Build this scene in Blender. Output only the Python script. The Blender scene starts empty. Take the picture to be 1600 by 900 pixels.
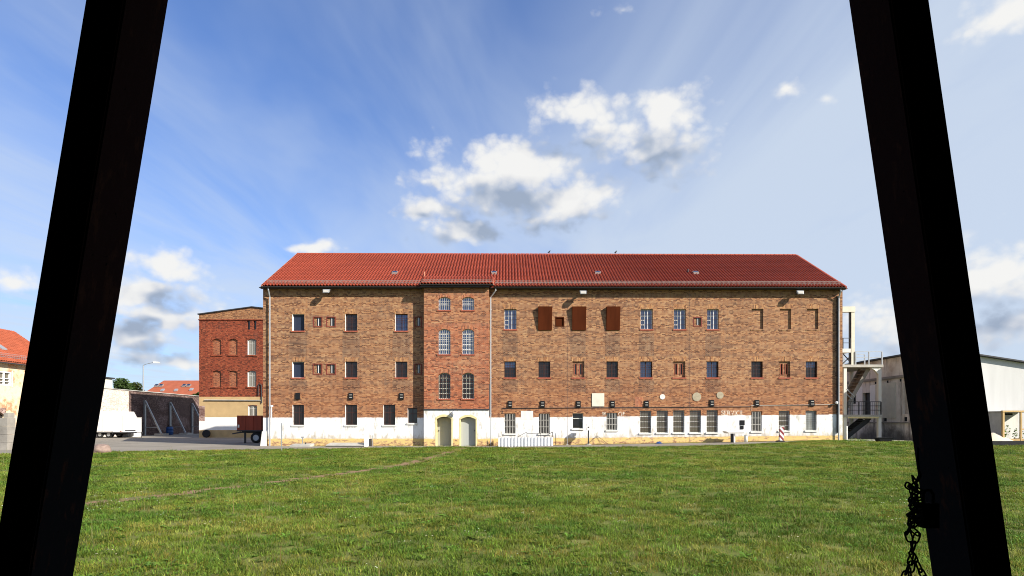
import bpy, bmesh, math, random
import numpy as np
from mathutils import Vector, Matrix
random.seed(7)
sc = bpy.context.scene
COL = sc.collection
R = math.radians
F, CX, HY, EYE, YB, TH = 966.0, 800.0, 660.0, 1.6, 42.0, R(0.55)

# ------------------------------------------------------------------ camera, light, exposure
cam_d = bpy.data.cameras.new('camera'); cam = bpy.data.objects.new('camera', cam_d); COL.objects.link(cam)
cam.location = (0, 0, EYE); cam.rotation_euler = (R(90), 0, 0)
cam_d.sensor_width = 36; cam_d.lens = 36 * F / 1600; cam_d.shift_y = (HY - 450) / 1600
cam_d.clip_start = 0.05; cam_d.clip_end = 6000
sc.camera = cam
SUN = Vector((1.5, -1.0, 1.0)).normalized()
sun_d = bpy.data.lights.new('sun', 'SUN'); sun = bpy.data.objects.new('sun', sun_d); COL.objects.link(sun)
sun_d.energy = 5.0; sun_d.angle = R(0.5); sun_d.color = (1.0, 0.93, 0.82)
sun.rotation_euler = (-SUN).to_track_quat('-Z', 'Y').to_euler(); sun.location = (20, -20, 30)
sc.view_settings.view_transform = 'Standard'; sc.view_settings.look = 'None'
sc.view_settings.exposure = 0.72; sc.view_settings.gamma = 1
sc.cycles.use_denoising = True; sc.cycles.filter_width = 1.0
sc.cycles.max_bounces = 6; sc.cycles.diffuse_bounces = 3; sc.cycles.glossy_bounces = 3
sc.cycles.transparent_max_bounces = 6; sc.cycles.caustics_reflective = False; sc.cycles.caustics_refractive = False

# ------------------------------------------------------------------ node helper
class NT:
    def __init__(s, tree): s.t = tree; s.n = tree.nodes; s.l = tree.links
    def node(s, typ, **kw):
        n = s.n.new(typ)
        for k, v in kw.items(): setattr(n, k, v)
        return n
    def put(s, sock, v):
        if isinstance(v, bpy.types.NodeSocket): s.l.new(v, sock)
        elif v is not None:
            try: sock.default_value = v
            except Exception:
                sock.default_value = tuple(v) + (1,) if hasattr(v, '__len__') else v
    def m(s, op, a, b=None, c=None, clamp=False):
        n = s.node('ShaderNodeMath', operation=op, use_clamp=clamp)
        s.put(n.inputs[0], a); s.put(n.inputs[1], b); s.put(n.inputs[2], c)
        return n.outputs[0]
    def vm(s, op, a, b=None):
        n = s.node('ShaderNodeVectorMath', operation=op); s.put(n.inputs[0], a); s.put(n.inputs[1], b)
        return n.outputs['Value'] if op in ('DOT_PRODUCT', 'LENGTH') else n.outputs[0]
    def sstep(s, x, a, b):
        n = s.node('ShaderNodeMapRange', interpolation_type='SMOOTHSTEP')
        s.put(n.inputs['Value'], x); s.put(n.inputs['From Min'], a); s.put(n.inputs['From Max'], b)
        return n.outputs[0]
    def noise(s, vec, scale=5, detail=4, rough=.5, dist=0, col=False):
        n = s.node('ShaderNodeTexNoise'); s.put(n.inputs['Vector'], vec); s.put(n.inputs['Scale'], scale)
        s.put(n.inputs['Detail'], detail); s.put(n.inputs['Roughness'], rough); s.put(n.inputs['Distortion'], dist)
        return n.outputs['Color' if col else 'Fac']
    def ramp(s, fac, stops, interp='LINEAR'):
        n = s.node('ShaderNodeValToRGB'); cr = n.color_ramp; cr.interpolation = interp
        while len(cr.elements) < len(stops): cr.elements.new(.5)
        for e, (p, c) in zip(cr.elements, stops):
            e.position = p; e.color = (c, c, c, 1) if not hasattr(c, '__len__') else tuple(c)[:3] + (1,)
        s.put(n.inputs['Fac'], fac); return n.outputs['Color']
    def mix(s, f, a, b, mode='MIX'):
        n = s.node('ShaderNodeMix', data_type='RGBA', blend_type=mode)
        s.put(n.inputs['Factor'], f)
        for sock, v in ((n.inputs[6], a), (n.inputs[7], b)):
            if not isinstance(v, bpy.types.NodeSocket): v = (v, v, v, 1) if not hasattr(v, '__len__') else tuple(v)[:3] + (1,)
            s.put(sock, v)
        return n.outputs[2]
    def sep(s, v): n = s.node('ShaderNodeSeparateXYZ'); s.put(n.inputs[0], v); return n.outputs
    def comb(s, x=0, y=0, z=0):
        n = s.node('ShaderNodeCombineXYZ'); s.put(n.inputs[0], x); s.put(n.inputs[1], y); s.put(n.inputs[2], z); return n.outputs[0]

# ------------------------------------------------------------------ world: sky and clouds
world = bpy.data.worlds.new('World'); sc.world = world; world.use_nodes = True
W = NT(world.node_tree); W.n.clear()
sky = W.node('ShaderNodeTexSky', sky_type='NISHITA', sun_disc=False)
sky.sun_elevation = math.asin(SUN.z); sky.sun_rotation = math.atan2(SUN.x, SUN.y)
sky.altitude = 100; sky.air_density = 1.0; sky.dust_density = 0.6; sky.ozone_density = 2.2
SKYS, CLD, SKYT = .05, 11.2, (1.14, 1.58, 2.35)      # background strength, sunlit cloud radiance, blue tint
# each puff: centre and half-size in degrees (azimuth right of the facade normal, elevation), weight
def azel(px, py):
    u = (px - CX) / F; v = (HY - py) / F
    return math.degrees(math.atan(u)), math.degrees(math.atan(v * math.cos(math.atan(u))))
PUFFS = [(805, 262, 82, 34, 1.0), (740, 285, 80, 24, .9), (880, 312, 82, 34, 1.0), (800, 305, 110, 28, 1.0), (660, 282, 55, 17, .62),
         (690, 230, 40, 18, .42), (675, 332, 48, 17, .8), (725, 362, 66, 20, .8), (850, 345, 60, 22, .62),
         (898, 172, 64, 30, .9), (1040, 175, 50, 32, .95), (985, 205, 110, 24, .66), (1030, 232, 70, 28, .8), (1030, 262, 52, 26, .62), (960, 225, 70, 22, .6),
         (255, 500, 110, 60, .34), (1560, 470, 130, 80, .36), (252, 410, 62, 24, .95), (225, 458, 90, 26, .95), (250, 492, 95, 18, .75), (200, 530, 55, 26, .95), (255, 560, 80, 13, .6), (280, 505, 70, 18, .7),
         (492, 388, 34, 14, .85), (20, 434, 40, 18, .7), (1590, 18, 85, 30, .75), (1565, 440, 75, 40, .78), (1590, 515, 80, 30, .9),
         (1372, 515, 60, 45, .72), (1245, 133, 34, 13, .5), (965, 18, 18, 12, .35), (1296, 152, 16, 10, .4), (1460, 500, 60, 40, .7)]
def cloud_group(fine):
    grp = bpy.data.node_groups.new('cloud_density', 'ShaderNodeTree')
    grp.interface.new_socket('Vector', in_out='INPUT', socket_type='NodeSocketVector')
    grp.interface.new_socket('Fac', in_out='OUTPUT', socket_type='NodeSocketFloat')
    G = NT(grp); gi = G.node('NodeGroupInput'); go = G.node('NodeGroupOutput')
    d0 = gi.outputs[0]
    wz = G.noise(G.vm('MULTIPLY', d0, (1, 1, 1.5)), 12, 2, .55, col=True)
    dw = G.vm('ADD', d0, G.vm('MULTIPLY', G.vm('SUBTRACT', wz, (.5, .5, .5)), (.075, .075, .05)))
    sx, sy, sz = G.sep(dw)
    ae = G.comb(G.m('ARCTAN2', sx, sy), G.m('ARCSINE', sz), 0)
    acc = None
    for px, py, rx, ry, w in PUFFS:
        a, e = azel(px, py); a2, _ = azel(px + rx, py); a3, _ = azel(px - rx, py); _, e2 = azel(px, py - ry); _, e3 = azel(px, py + ry)
        ia = 2 / R(a2 - a3); ie = 2 / R(e2 - e3)
        n = G.node('ShaderNodeVectorMath', operation='MULTIPLY_ADD'); G.put(n.inputs[0], ae); n.inputs[1].default_value = (ia, ie, 0); n.inputs[2].default_value = (-R(a) * ia, -R(e) * ie, 0)
        v = G.m('MULTIPLY_ADD', G.vm('LENGTH', n.outputs[0]), -w, 1.5 * w)
        if acc is None: acc = v
        else:
            n = G.node('ShaderNodeMath', operation='SMOOTH_MAX'); G.put(n.inputs[0], acc); G.put(n.inputs[1], v); G.put(n.inputs[2], .22); acc = n.outputs[0]
    # outside the photograph's view: the same sort of loose cumulus by noise alone
    back = G.sstep(G.sep(d0)[1], .62, .35)
    gen = G.m('SUBTRACT', G.m('MULTIPLY', G.noise(G.vm('MULTIPLY', d0, (1, 1, 2.4)), 3.2, 2, .55), 4.2), 3.05)
    acc = G.m('MAXIMUM', acc, G.m('SUBTRACT', G.m('MULTIPLY', G.m('ADD', gen, 2), back), 2))
    bill = G.noise(G.vm('MULTIPLY', d0, (1, 1, 1.3)), 20, 7 if fine else 2, .6)
    den = G.m('ADD', acc, G.m('MULTIPLY', G.m('SUBTRACT', bill, .5), 1.7 if fine else 1.6))
    vv = G.vm('ADD', G.vm('MULTIPLY', d0, (1, 1, 1.15)), G.vm('MULTIPLY', wz, (.03, .03, .03)))
    for scl_, amp in (((34, .55), (80, .34)) if fine else ((34, .5),)):
        vo = G.node('ShaderNodeTexVoronoi', feature='F1'); G.put(vo.inputs['Vector'], vv); vo.inputs['Scale'].default_value = scl_
        den = G.m('ADD', den, G.m('MULTIPLY', G.m('SUBTRACT', .46, vo.outputs['Distance']), amp))
    G.l.new(den, go.inputs[0]); return grp
grp_fine, grp_soft = cloud_group(True), cloud_group(False)
tc = W.node('ShaderNodeTexCoord').outputs['Generated']
def dens(v, grp):
    n = W.node('ShaderNodeGroup'); n.node_tree = grp; W.put(n.inputs[0], v); return n.outputs[0]
dA = dens(tc, grp_fine)
dUp = dens(W.vm('ADD', tc, (.006, 0, .046)), grp_soft)
cov = W.m('MULTIPLY', W.sstep(dA, .02, .95), .97)
shade = W.m('ADD', W.m('ADD', W.m('MULTIPLY', dUp, .50), .24), W.m('MULTIPLY', W.m('SUBTRACT', dUp, dA), .34))
ccol = W.vm('MULTIPLY', W.ramp(shade, [(.0, (1, .995, .975)), (.22, (.93, .93, .925)), (.42, (.80, .82, .86)), (.62, (.58, .64, .75)), (.9, (.38, .46, .60))]), (CLD, CLD, CLD))
x, y, z = W.sep(tc)
# high thin veil: streaks fanning out, thicker low down and to the right
zz = W.m('MAXIMUM', z, .04)
pl = W.comb(W.m('DIVIDE', x, zz), W.m('DIVIDE', y, zz), 0)
rot = W.node('ShaderNodeMapping'); W.put(rot.inputs['Vector'], pl); rot.inputs['Rotation'].default_value = (0, 0, R(-32)); rot.inputs['Scale'].default_value = (.62, .17, 1)
st1 = W.noise(rot.outputs[0], 2.0, 5, .56, .7)
st2 = W.noise(W.vm('MULTIPLY', pl, (.5, .3, 1)), .8, 3, .5, .4)
low = W.sstep(z, .60, .02)
right = W.sstep(x, -.25, .5)
veil = W.m('ADD', W.m('MULTIPLY', W.m('SUBTRACT', st1, .38), 1.25), W.m('MULTIPLY', W.m('SUBTRACT', st2, .38), .9))
veil = W.m('ADD', veil, W.m('ADD', W.m('MULTIPLY', low, .52), W.m('MULTIPLY', right, .54)))
veil = W.m('MULTIPLY', W.sstep(veil, -.06, 1.06), .9)
skyc = W.mix(1, sky.outputs[0], SKYT, 'MULTIPLY')
skyc = W.mix(veil, skyc, (CLD * .69, CLD * .79, CLD * .93))
skyc = W.mix(cov, skyc, ccol)
bg = W.node('ShaderNodeBackground'); W.put(bg.inputs['Color'], skyc); bg.inputs['Strength'].default_value = SKYS
wo = W.node('ShaderNodeOutputWorld'); W.l.new(bg.outputs[0], wo.inputs['Surface'])
world.cycles.sampling_method = 'MANUAL'; world.cycles.sample_map_resolution = 512

# ------------------------------------------------------------------ materials
def new_mat(name):
    m = bpy.data.materials.new(name); m.use_nodes = True; t = NT(m.node_tree)
    b = t.n['Principled BSDF']; return m, t, b
def plain(name, col, rough=.7, var=.15, scale=6, metal=0, spec=.3, bump=0, streak=False):
    m, t, b = new_mat(name)
    co = t.node('ShaderNodeTexCoord').outputs['Object']
    v = t.vm('MULTIPLY', co, (1, 1, .12)) if streak else co
    n = t.noise(v, scale, 6, .6)
    k = t.ramp(n, [(.25, 1 - var), (.75, 1 + var)])
    b.inputs['Base Color'].default_value = (*col, 1)
    t.put(b.inputs['Base Color'], t.mix(1, col, k, 'MULTIPLY'))
    b.inputs['Roughness'].default_value = rough; b.inputs['Metallic'].default_value = metal
    b.inputs['Specular IOR Level'].default_value = spec
    if bump:
        bn = t.node('ShaderNodeBump'); bn.inputs['Strength'].default_value = bump; bn.inputs['Distance'].default_value = .02
        t.put(bn.inputs['Height'], n); t.put(b.inputs['Normal'], bn.outputs[0])
    return m
def brick_mat(name, pal, mortar=(.36, .30, .23), white=None, yellow=None, slope=0.0, patch=None, rot=False, rough=.85, var=1.0):
    """pal: palette stops by random brick; white / yellow: heights under which the wall is painted"""
    m, t, b = new_mat(name)
    co = t.node('ShaderNodeTexCoord').outputs['Object']
    X, Y, Z = t.sep(co)
    u = t.m('ADD', X, Y)
    uv = t.comb(Z, u, 0) if rot else t.comb(u, Z, 0)
    bt = t.node('ShaderNodeTexBrick'); bt.offset = .5; bt.squash = .5; bt.squash_frequency = 2
    t.put(bt.inputs['Vector'], uv)
    for k, v in (('Color1', (0, 0, 0, 1)), ('Color2', (1, 1, 1, 1)), ('Mortar', (.5, .5, .5, 1))): bt.inputs[k].default_value = v
    bt.inputs['Scale'].default_value = 1; bt.inputs['Mortar Size'].default_value = .006; bt.inputs['Mortar Smooth'].default_value = .2
    bt.inputs['Brick Width'].default_value = .26; bt.inputs['Row Height'].default_value = .077
    rnd = bt.outputs['Color']
    sp = t.noise(t.comb(t.m('MULTIPLY', u, 2.6), t.m('MULTIPLY', Z, 7.5), 0), 1.6, 5, .7)
    lg = t.noise(t.comb(u, Z, 0), .35, 5, .6)
    r = t.m('ADD', t.m('MULTIPLY', t.sep(rnd)[0], .62), t.m('MULTIPLY', t.m('SUBTRACT', sp, .5), 0.95 * var))
    r = t.m('ADD', r, .19)
    col = t.ramp(r, pal)
    col = t.mix(t.m('MULTIPLY', bt.outputs['Fac'], .75), col, mortar)
    col = t.mix(1, col, t.ramp(lg, [(.28, (.86, .85, .86)), (.55, 1), (.8, (1.08, 1.05, 1.0))]), 'MULTIPLY')
    soot = t.noise(t.comb(t.m('MULTIPLY', u, 1.1), t.m('MULTIPLY', Z, .35), 0), 1.1, 5, .65)
    col = t.mix(t.m('MULTIPLY', t.sstep(soot, .56, .8), .45), col, (.13, .105, .085))
    hb = bt.outputs['Fac']
    if white is not None and not rot:                  # redder bricks in the lower courses
        col = t.mix(t.sstep(t.m('ADD', Z, t.m('MULTIPLY', t.m('SUBTRACT', lg, .5), 5)), 5.2, 3.0), col, t.mix(1, col, (1.0, .89, .84), 'MULTIPLY'))
    if patch is not None:
        pf = t.sstep(t.noise(t.comb(u, t.m('MULTIPLY', Z, 1.4), 0), patch[1], 4, .55), patch[2], patch[2] + .08)
        col = t.mix(t.m('MULTIPLY', pf, patch[3]), col, t.mix(1, col, patch[0], 'MULTIPLY'))
    wob = t.m('MULTIPLY', t.m('SUBTRACT', t.noise(t.comb(u, Z, 0), 2.5, 5, .6), .5), .12)
    zs = t.m('ADD', t.m('SUBTRACT', Z, t.m('MULTIPLY', t.m('MAXIMUM', X, 0), slope)), wob)
    if white is not None:
        mask = t.sstep(zs, white + .012, white - .012)
        dirt = t.noise(t.comb(t.m('MULTIPLY', u, 2), t.m('MULTIPLY', Z, .7), 0), 1.7, 6, .65)
        wc = t.ramp(dirt, [(.30, (.42, .39, .34)), (.40, (.62, .60, .56)), (.48, (.80, .79, .77)), (.8, (.84, .84, .83))])
        splash = t.m('MULTIPLY', t.sstep(t.m('ADD', zs, t.m('MULTIPLY', t.m('SUBTRACT', dirt, .5), 1.6)), (yellow or .5) + .42, (yellow or .5) - .1), .6)
        wc = t.mix(splash, wc, (.40, .34, .25))
        col = t.mix(mask, col, wc)
    if yellow is not None:
        mask = t.sstep(zs, yellow + .02, yellow - .02)
        pe = t.noise(t.comb(u, t.m('MULTIPLY', Z, 2), 0), 3.2, 6, .68)
        low = t.m('MULTIPLY', t.sstep(Z, yellow, yellow - .55), .10)
        yc = t.ramp(t.m('ADD', pe, low), [(.3, (.70, .47, .16)), (.52, (.68, .49, .20)), (.60, (.42, .27, .15)), (.66, (.30, .15, .09)), (.74, (.16, .09, .06))])
        col = t.mix(mask, col, yc)
    t.put(b.inputs['Base Color'], col); b.inputs['Roughness'].default_value = rough; b.inputs['Specular IOR Level'].default_value = .2
    bn = t.node('ShaderNodeBump'); bn.inputs['Strength'].default_value = .5; bn.inputs['Distance'].default_value = .012; bn.invert = True
    t.put(bn.inputs['Height'], hb); t.put(b.inputs['Normal'], bn.outputs[0])
    return m
OCHRE = [(0, (.055, .027, .018)), (.2, (.15, .060, .034)), (.42, (.285, .115, .058)), (.62, (.37, .162, .080)), (.85, (.46, .235, .122)), (1, (.56, .36, .22))]
OCHRE = [(p, (c[0] * .93, c[1] * 1.04, c[2] * .99)) for p, c in OCHRE]
REDB = [(0, (.05, .024, .017)), (.22, (.16, .056, .031)), (.45, (.34, .112, .054)), (.66, (.41, .145, .068)), (.85, (.46, .215, .11)), (1, (.52, .36, .22))]
DARKR = [(0, (.03, .012, .01)), (.25, (.11, .028, .015)), (.5, (.235, .050, .024)), (.75, (.30, .072, .032)), (1, (.40, .17, .085))]
GREYB = [(p, (c[0] * .72, c[1] * .76, c[2] * .86)) for p, c in OCHRE]
ZW, ZY, SL = 1.93, .50, .0095
M = {}
M['brick'] = brick_mat('ochre_brick', OCHRE, white=ZW, yellow=ZY, slope=SL)
M['infill'] = brick_mat('grey_infill_brick', GREYB, white=ZW, yellow=ZY, slope=SL)
M['bay'] = brick_mat('bay_brick', REDB, white=2.42, yellow=ZY, patch=((1.0, 1.35, 1.4), .45, .52, .5))
M['bay_top'] = brick_mat('bay_upper_brick', [(p, tuple(.5 * (a + b) for a, b in zip(c, d[1]))) for (p, c), d in zip(OCHRE, REDB)], white=None)
M['bay_blind'] = brick_mat('orange_infill_brick', [(p, (c[0] * .8, c[1] * .75, c[2] * .7)) for p, c in REDB])
M['niche'] = brick_mat('niche_brick', OCHRE)
M['lintel'] = brick_mat('soldier_brick', [(p, (c[0] * 1.15, c[1] * 1.12, c[2])) for p, c in OCHRE], rot=True)
M['lintel_red'] = brick_mat('soldier_red_brick', REDB, rot=True)
M['darkbrick'] = brick_mat('dark_red_brick', DARKR, mortar=(.16, .09, .06), var=.9)
M['yellowbrick'] = brick_mat('yellow_gable_brick', [(p, (c[0] * .95, c[1] * .9, c[2] * .8)) for p, c in OCHRE])
M['wallbrick'] = brick_mat('old_wall_brick', [(0, (.12, .075, .06)), (.3, (.28, .16, .13)), (.6, (.42, .29, .245)), (1, (.56, .47, .42))], mortar=(.42, .37, .33), patch=((.42, .34, .34), .25, .5, .85))
M['soot_shadow_brick'] = brick_mat('sooty_shadow_darkened_brick', [(0, (.025, .017, .017)), (.3, (.075, .042, .036)), (.6, (.13, .075, .062)), (.85, (.2, .14, .12)), (1, (.42, .38, .36))], mortar=(.13, .11, .10), patch=((1.7, 1.8, 1.9), .3, .5, .8))  # sooty brick, darkened further to deepen the cast shadow on the yard wall
M['limewash'] = brick_mat('limewashed_brick', [(0, (.34, .22, .18)), (.3, (.58, .47, .41)), (.6, (.72, .66, .58)), (1, (.78, .75, .70))], mortar=(.66, .6, .53))
M['white'] = plain('white_paint', (.80, .79, .77), .6, .06, 4)
M['white_dirty'] = plain('weathered_white', (.66, .65, .60), .75, .18, 3, streak=True)
M['cream'] = plain('cream_plaster', (.62, .60, .50), .9, .10, 3, bump=.2)
M['redpaint'] = plain('red_oxide_paint', (.19, .040, .028), .65, .25, 14)
M['sill'] = plain('red_sill_tile', (.31, .085, .048), .75, .3, 9)
M['rust'] = plain('rust_sheet', (.070, .0165, .0055), .85, .3, 2.2, streak=True, spec=.05)
M['bar_rust'] = plain('rusty_bars', (.055, .022, .018), .7, .3, 10)
M['bar_grey'] = plain('grey_bars', (.45, .43, .39), .6, .15, 10)
M['steel'] = plain('galvanised_steel', (.34, .36, .38), .45, .2, 5, metal=.6)
M['zinc'] = plain('zinc_pipe', (.36, .38, .40), .5, .15, 5, metal=.35, streak=True)
M['darksteel'] = plain('dark_steel', (.035, .036, .04), .55, .2, 8)
M['black'] = plain('black_box', (.012, .013, .015), .7, .2, 10, spec=.1)
M['iron'] = plain('black_iron', (.005, .005, .0055), .9, .3, 30, spec=.03)
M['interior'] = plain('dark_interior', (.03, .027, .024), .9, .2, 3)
M['concrete'] = plain('concrete', (.40, .385, .345), .9, .2, 2.5, bump=.3)
M['oldconcrete'] = plain('stained_concrete', (.27, .25, .22), .95, .35, 1.2, bump=.3)
M['doorgrey'] = plain('grey_green_door', (.34, .34, .28), .6, .1, 3, streak=True)
M['doorpale'] = plain('grey_door', (.36, .38, .36), .6, .1, 3, streak=True)
M['yplaster'] = plain('yellow_surround', (.66, .56, .30), .85, .14, 5)
def tarred():
    m, t, b = new_mat('black_tarred_steel')
    co = t.node('ShaderNodeTexCoord').outputs['Object']; X, Y, Z = t.sep(co)
    n = t.noise(t.vm('MULTIPLY', co, (1, 1, .35)), 16, 7, .68); c = t.noise(co, 38, 5, .7)
    col = t.mix(t.sstep(Z, 1.55, 2.05), (.009, .009, .011), (.019, .0085, .0085))
    col = t.mix(t.sstep(n, .54, .66), col, (.034, .015, .011))
    col = t.mix(t.sstep(c, .66, .70), col, (.002, .0016, .0016))
    t.put(b.inputs['Base Color'], col); b.inputs['Roughness'].default_value = .95; b.inputs['Specular IOR Level'].default_value = .02
    bn = t.node('ShaderNodeBump'); bn.inputs['Strength'].default_value = .5; bn.inputs['Distance'].default_value = .004
    t.put(bn.inputs['Height'], t.m('ADD', n, t.m('MULTIPLY', c, .5))); t.put(b.inputs['Normal'], bn.outputs[0]); return m
M['blackpost'] = tarred()
M['shadewood'] = plain('shade_shelter_boards', (.022, .018, .016), .9, .3, 4, streak=True)
M['blue'] = plain('blue_plastic', (.02, .07, .22), .45, .12, 5)
M['stone'] = plain('granite', (.25, .18, .15), .9, .3, 7, bump=.6)
M['ochreplaster'] = plain('ochre_plaster', (.47, .33, .165), .9, .16, 1.3, bump=.15)
M['redtrailer'] = plain('red_trailer_sheet', (.24, .042, .02), .7, .25, 3, streak=True)
M['tyre'] = plain('rubber', (.018, .018, .018), .85, .15, 9)
M['timber'] = plain('pale_timber', (.50, .34, .15), .75, .2, 9, streak=True)
M['sand'] = plain('sand', (.66, .55, .42), .95, .12, 10, bump=.4)
M['near_black'] = plain('near_black_plinth', (.016, .017, .018), .9, .4, 3)
M['bark'] = plain('bark', (.10, .075, .055), .95, .3, 8)
M['farroof'] = plain('far_roof_tile', (.34, .095, .048), .8, .15, 1.2)
M['feather'] = plain('dark_feathers', (.02, .02, .022), .8, .2, 20)
M['bluegrey_panel'] = plain('blue_grey_board', (.020, .027, .052), .5, .12, 4)
def glass(name, dark, refl, tint=(1, 1, 1)):
    m, t, b = new_mat(name)
    gl = t.node('ShaderNodeBsdfGlossy'); gl.inputs['Roughness'].default_value = .04; gl.inputs['Color'].default_value = (*tint, 1)
    b.inputs['Base Color'].default_value = (*dark, 1); b.inputs['Roughness'].default_value = .3
    co = t.node('ShaderNodeTexCoord').outputs['Object']
    bn = t.node('ShaderNodeBump'); bn.inputs['Strength'].default_value = .15; bn.inputs['Distance'].default_value = .02
    t.put(bn.inputs['Height'], t.noise(co, 2.3, 2)); t.put(gl.inputs['Normal'], bn.outputs[0])
    mx = t.node('ShaderNodeMixShader'); mx.inputs[0].default_value = refl
    t.l.new(b.outputs[0], mx.inputs[1]); t.l.new(gl.outputs[0], mx.inputs[2])
    t.l.new(mx.outputs[0], t.n['Material Output'].inputs['Surface']); return m
M['glass_blue'] = glass('sky_reflecting_glass', (.02, .03, .06), .13, (.55, .70, 1))
M['glass_dark'] = glass('dark_glass', (.008, .007, .007), .025)
M['glass_dusty'] = glass('dusty_glass', (.12, .11, .08), .04)
M['glass_white'] = glass('whitewashed_glass', (.34, .36, .34), .05)
def tile_mat(name, base):
    m, t, b = new_mat(name)
    co = t.node('ShaderNodeTexCoord').outputs['Object']; X, Y, Z = t.sep(co)
    wn = t.node('ShaderNodeTexWhiteNoise', noise_dimensions='2D')
    t.put(wn.inputs['Vector'], t.comb(t.m('FLOOR', t.m('DIVIDE', X, .215)), t.m('FLOOR', t.m('DIVIDE', Y, .31)), 0))
    k = t.ramp(wn.outputs['Value'], [(0, .9), (.5, 1), (1, 1.07)])
    lg = t.ramp(t.noise(co, .3, 5, .6), [(.3, .88), (.7, 1.08)])
    col = t.mix(1, t.mix(1, base, k, 'MULTIPLY'), lg, 'MULTIPLY')
    moss = t.sstep(t.noise(co, 1.6, 5, .7), .66, .76)
    t.put(b.inputs['Base Color'], t.mix(t.m('MULTIPLY', moss, .2), col, (.16, .085, .06)))
    b.inputs['Roughness'].default_value = .62; b.inputs['Specular IOR Level'].default_value = .3
    return m
M['tile'] = tile_mat('clay_roof_tile', (.245, .043, .020))
M['ridge'] = plain('ridge_tile', (.30, .055, .028), .7, .2, 5)
M['discgrey'] = plain('grey_cement', (.36, .31, .22), .9, .2, 5)
M['guard'] = plain('weathered_guard', (.26, .20, .18), .7, .2, 5)
M['verge'] = plain('verge_mortar', (.44, .19, .12), .85, .2, 5)
def faded_paint():
    m, t, b = new_mat('faded_white_lettering')
    co = t.node('ShaderNodeTexCoord').outputs['Object']
    b.inputs['Base Color'].default_value = (.78, .72, .60, 1); b.inputs['Roughness'].default_value = .9
    tr = t.node('ShaderNodeBsdfTransparent'); mx = t.node('ShaderNodeMixShader')
    t.put(mx.inputs[0], t.sstep(t.noise(co, 9, 4, .6), .40, .50))
    t.l.new(tr.outputs[0], mx.inputs[1]); t.l.new(b.outputs[0], mx.inputs[2]); t.l.new(mx.outputs[0], t.n['Material Output'].inputs['Surface'])
    return m
M['letter'] = faded_paint()
def stripes():
    m, t, b = new_mat('red_white_stripes')
    X, Y, Z = t.sep(t.node('ShaderNodeTexCoord').outputs['Object'])
    w = t.m('FRACT', t.m('DIVIDE', t.m('ADD', Z, t.m('MULTIPLY', X, 1.0)), .36))
    t.put(b.inputs['Base Color'], t.mix(t.m('GREATER_THAN', w, .5), (.72, .70, .68), (.22, .02, .03))); b.inputs['Roughness'].default_value = .5
    return m
M['stripe'] = stripes()
def corr(name, col): return plain(name, col, .5, .08, 3, streak=True)
M['corrugated'] = corr('white_corrugated_sheet', (.74, .75, .76))
def stucco_house():
    m, t, b = new_mat('peeling_plaster')
    co = t.node('ShaderNodeTexCoord').outputs['Object']
    n = t.noise(co, .8, 7, .65)
    col = t.ramp(n, [(.30, (.58, .50, .36)), (.46, (.66, .58, .42)), (.54, (.62, .46, .29)), (.60, (.50, .22, .11)), (.68, (.60, .45, .30))])
    t.put(b.inputs['Base Color'], col); b.inputs['Roughness'].default_value = .9
    return m
M['peeling'] = stucco_house()
def dirty_render():
    m, t, b = new_mat('dirty_render')
    co = t.node('ShaderNodeTexCoord').outputs['Object']; X, Y, Z = t.sep(co)
    a = t.noise(co, .55, 7, .65); st = t.noise(t.vm('MULTIPLY', co, (1, 1.6, .25)), 1.1, 6, .65)
    col = t.ramp(a, [(.3, (.40, .33, .26)), (.45, (.62, .57, .49)), (.62, (.74, .70, .63)), (.8, (.64, .55, .42))])
    col = t.mix(t.m('MULTIPLY', t.sstep(st, .50, .68), .75), col, (.10, .09, .08))
    rise = t.sstep(t.m('ADD', Z, t.m('MULTIPLY', t.m('SUBTRACT', a, .5), 3.2)), 1.5, .4)
    col = t.mix(t.m('MULTIPLY', rise, .85), col, (.06, .055, .05))
    t.put(b.inputs['Base Color'], col); b.inputs['Roughness'].default_value = .95
    return m
M['dirtyrender'] = dirty_render()
def ground_mat(name, cols, scale=1.0, fine=40, rough=.95):
    m, t, b = new_mat(name)
    co = t.node('ShaderNodeTexCoord').outputs['Object']
    a = t.noise(co, .25 * scale, 6, .6); f = t.noise(co, fine, 4, .7)
    k = t.m('ADD', t.m('MULTIPLY', a, .6), t.m('MULTIPLY', f, .4))
    t.put(b.inputs['Base Color'], t.ramp(k, [(.35, cols[0]), (.5, cols[1]), (.65, cols[2])])); b.inputs['Roughness'].default_value = rough
    b.inputs['Specular IOR Level'].default_value = .15
    bn = t.node('ShaderNodeBump'); bn.inputs['Strength'].default_value = .6; bn.inputs['Distance'].default_value = .02
    t.put(bn.inputs['Height'], f); t.put(b.inputs['Normal'], bn.outputs[0]); return m
M['turf'] = ground_mat('turf', [(.085, .10, .024), (.145, .165, .038), (.22, .20, .065)], 1.4, 30)
M['asphalt'] = ground_mat('pale_worn_asphalt', [(.20, .18, .15), (.26, .235, .195), (.31, .28, .235)], 1, 25)
def track_mat():
    m, t, b = new_mat('worn_soil_and_turf')
    co = t.node('ShaderNodeTexCoord').outputs['Object']
    f = t.noise(co, 22, 4, .7); p = t.noise(co, 2.2, 5, .65)
    soil = t.ramp(f, [(.3, (.16, .088, .042)), (.5, (.26, .155, .075)), (.7, (.36, .24, .125))])
    turf = t.ramp(f, [(.3, (.075, .085, .022)), (.7, (.17, .165, .045))])
    t.put(b.inputs['Base Color'], t.mix(t.sstep(p, .36, .52), turf, soil)); b.inputs['Roughness'].default_value = .95
    bn = t.node('ShaderNodeBump'); bn.inputs['Strength'].default_value = .8; bn.inputs['Distance'].default_value = .03
    t.put(bn.inputs['Height'], f); t.put(b.inputs['Normal'], bn.outputs[0]); return m
M['soil'] = track_mat()
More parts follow.
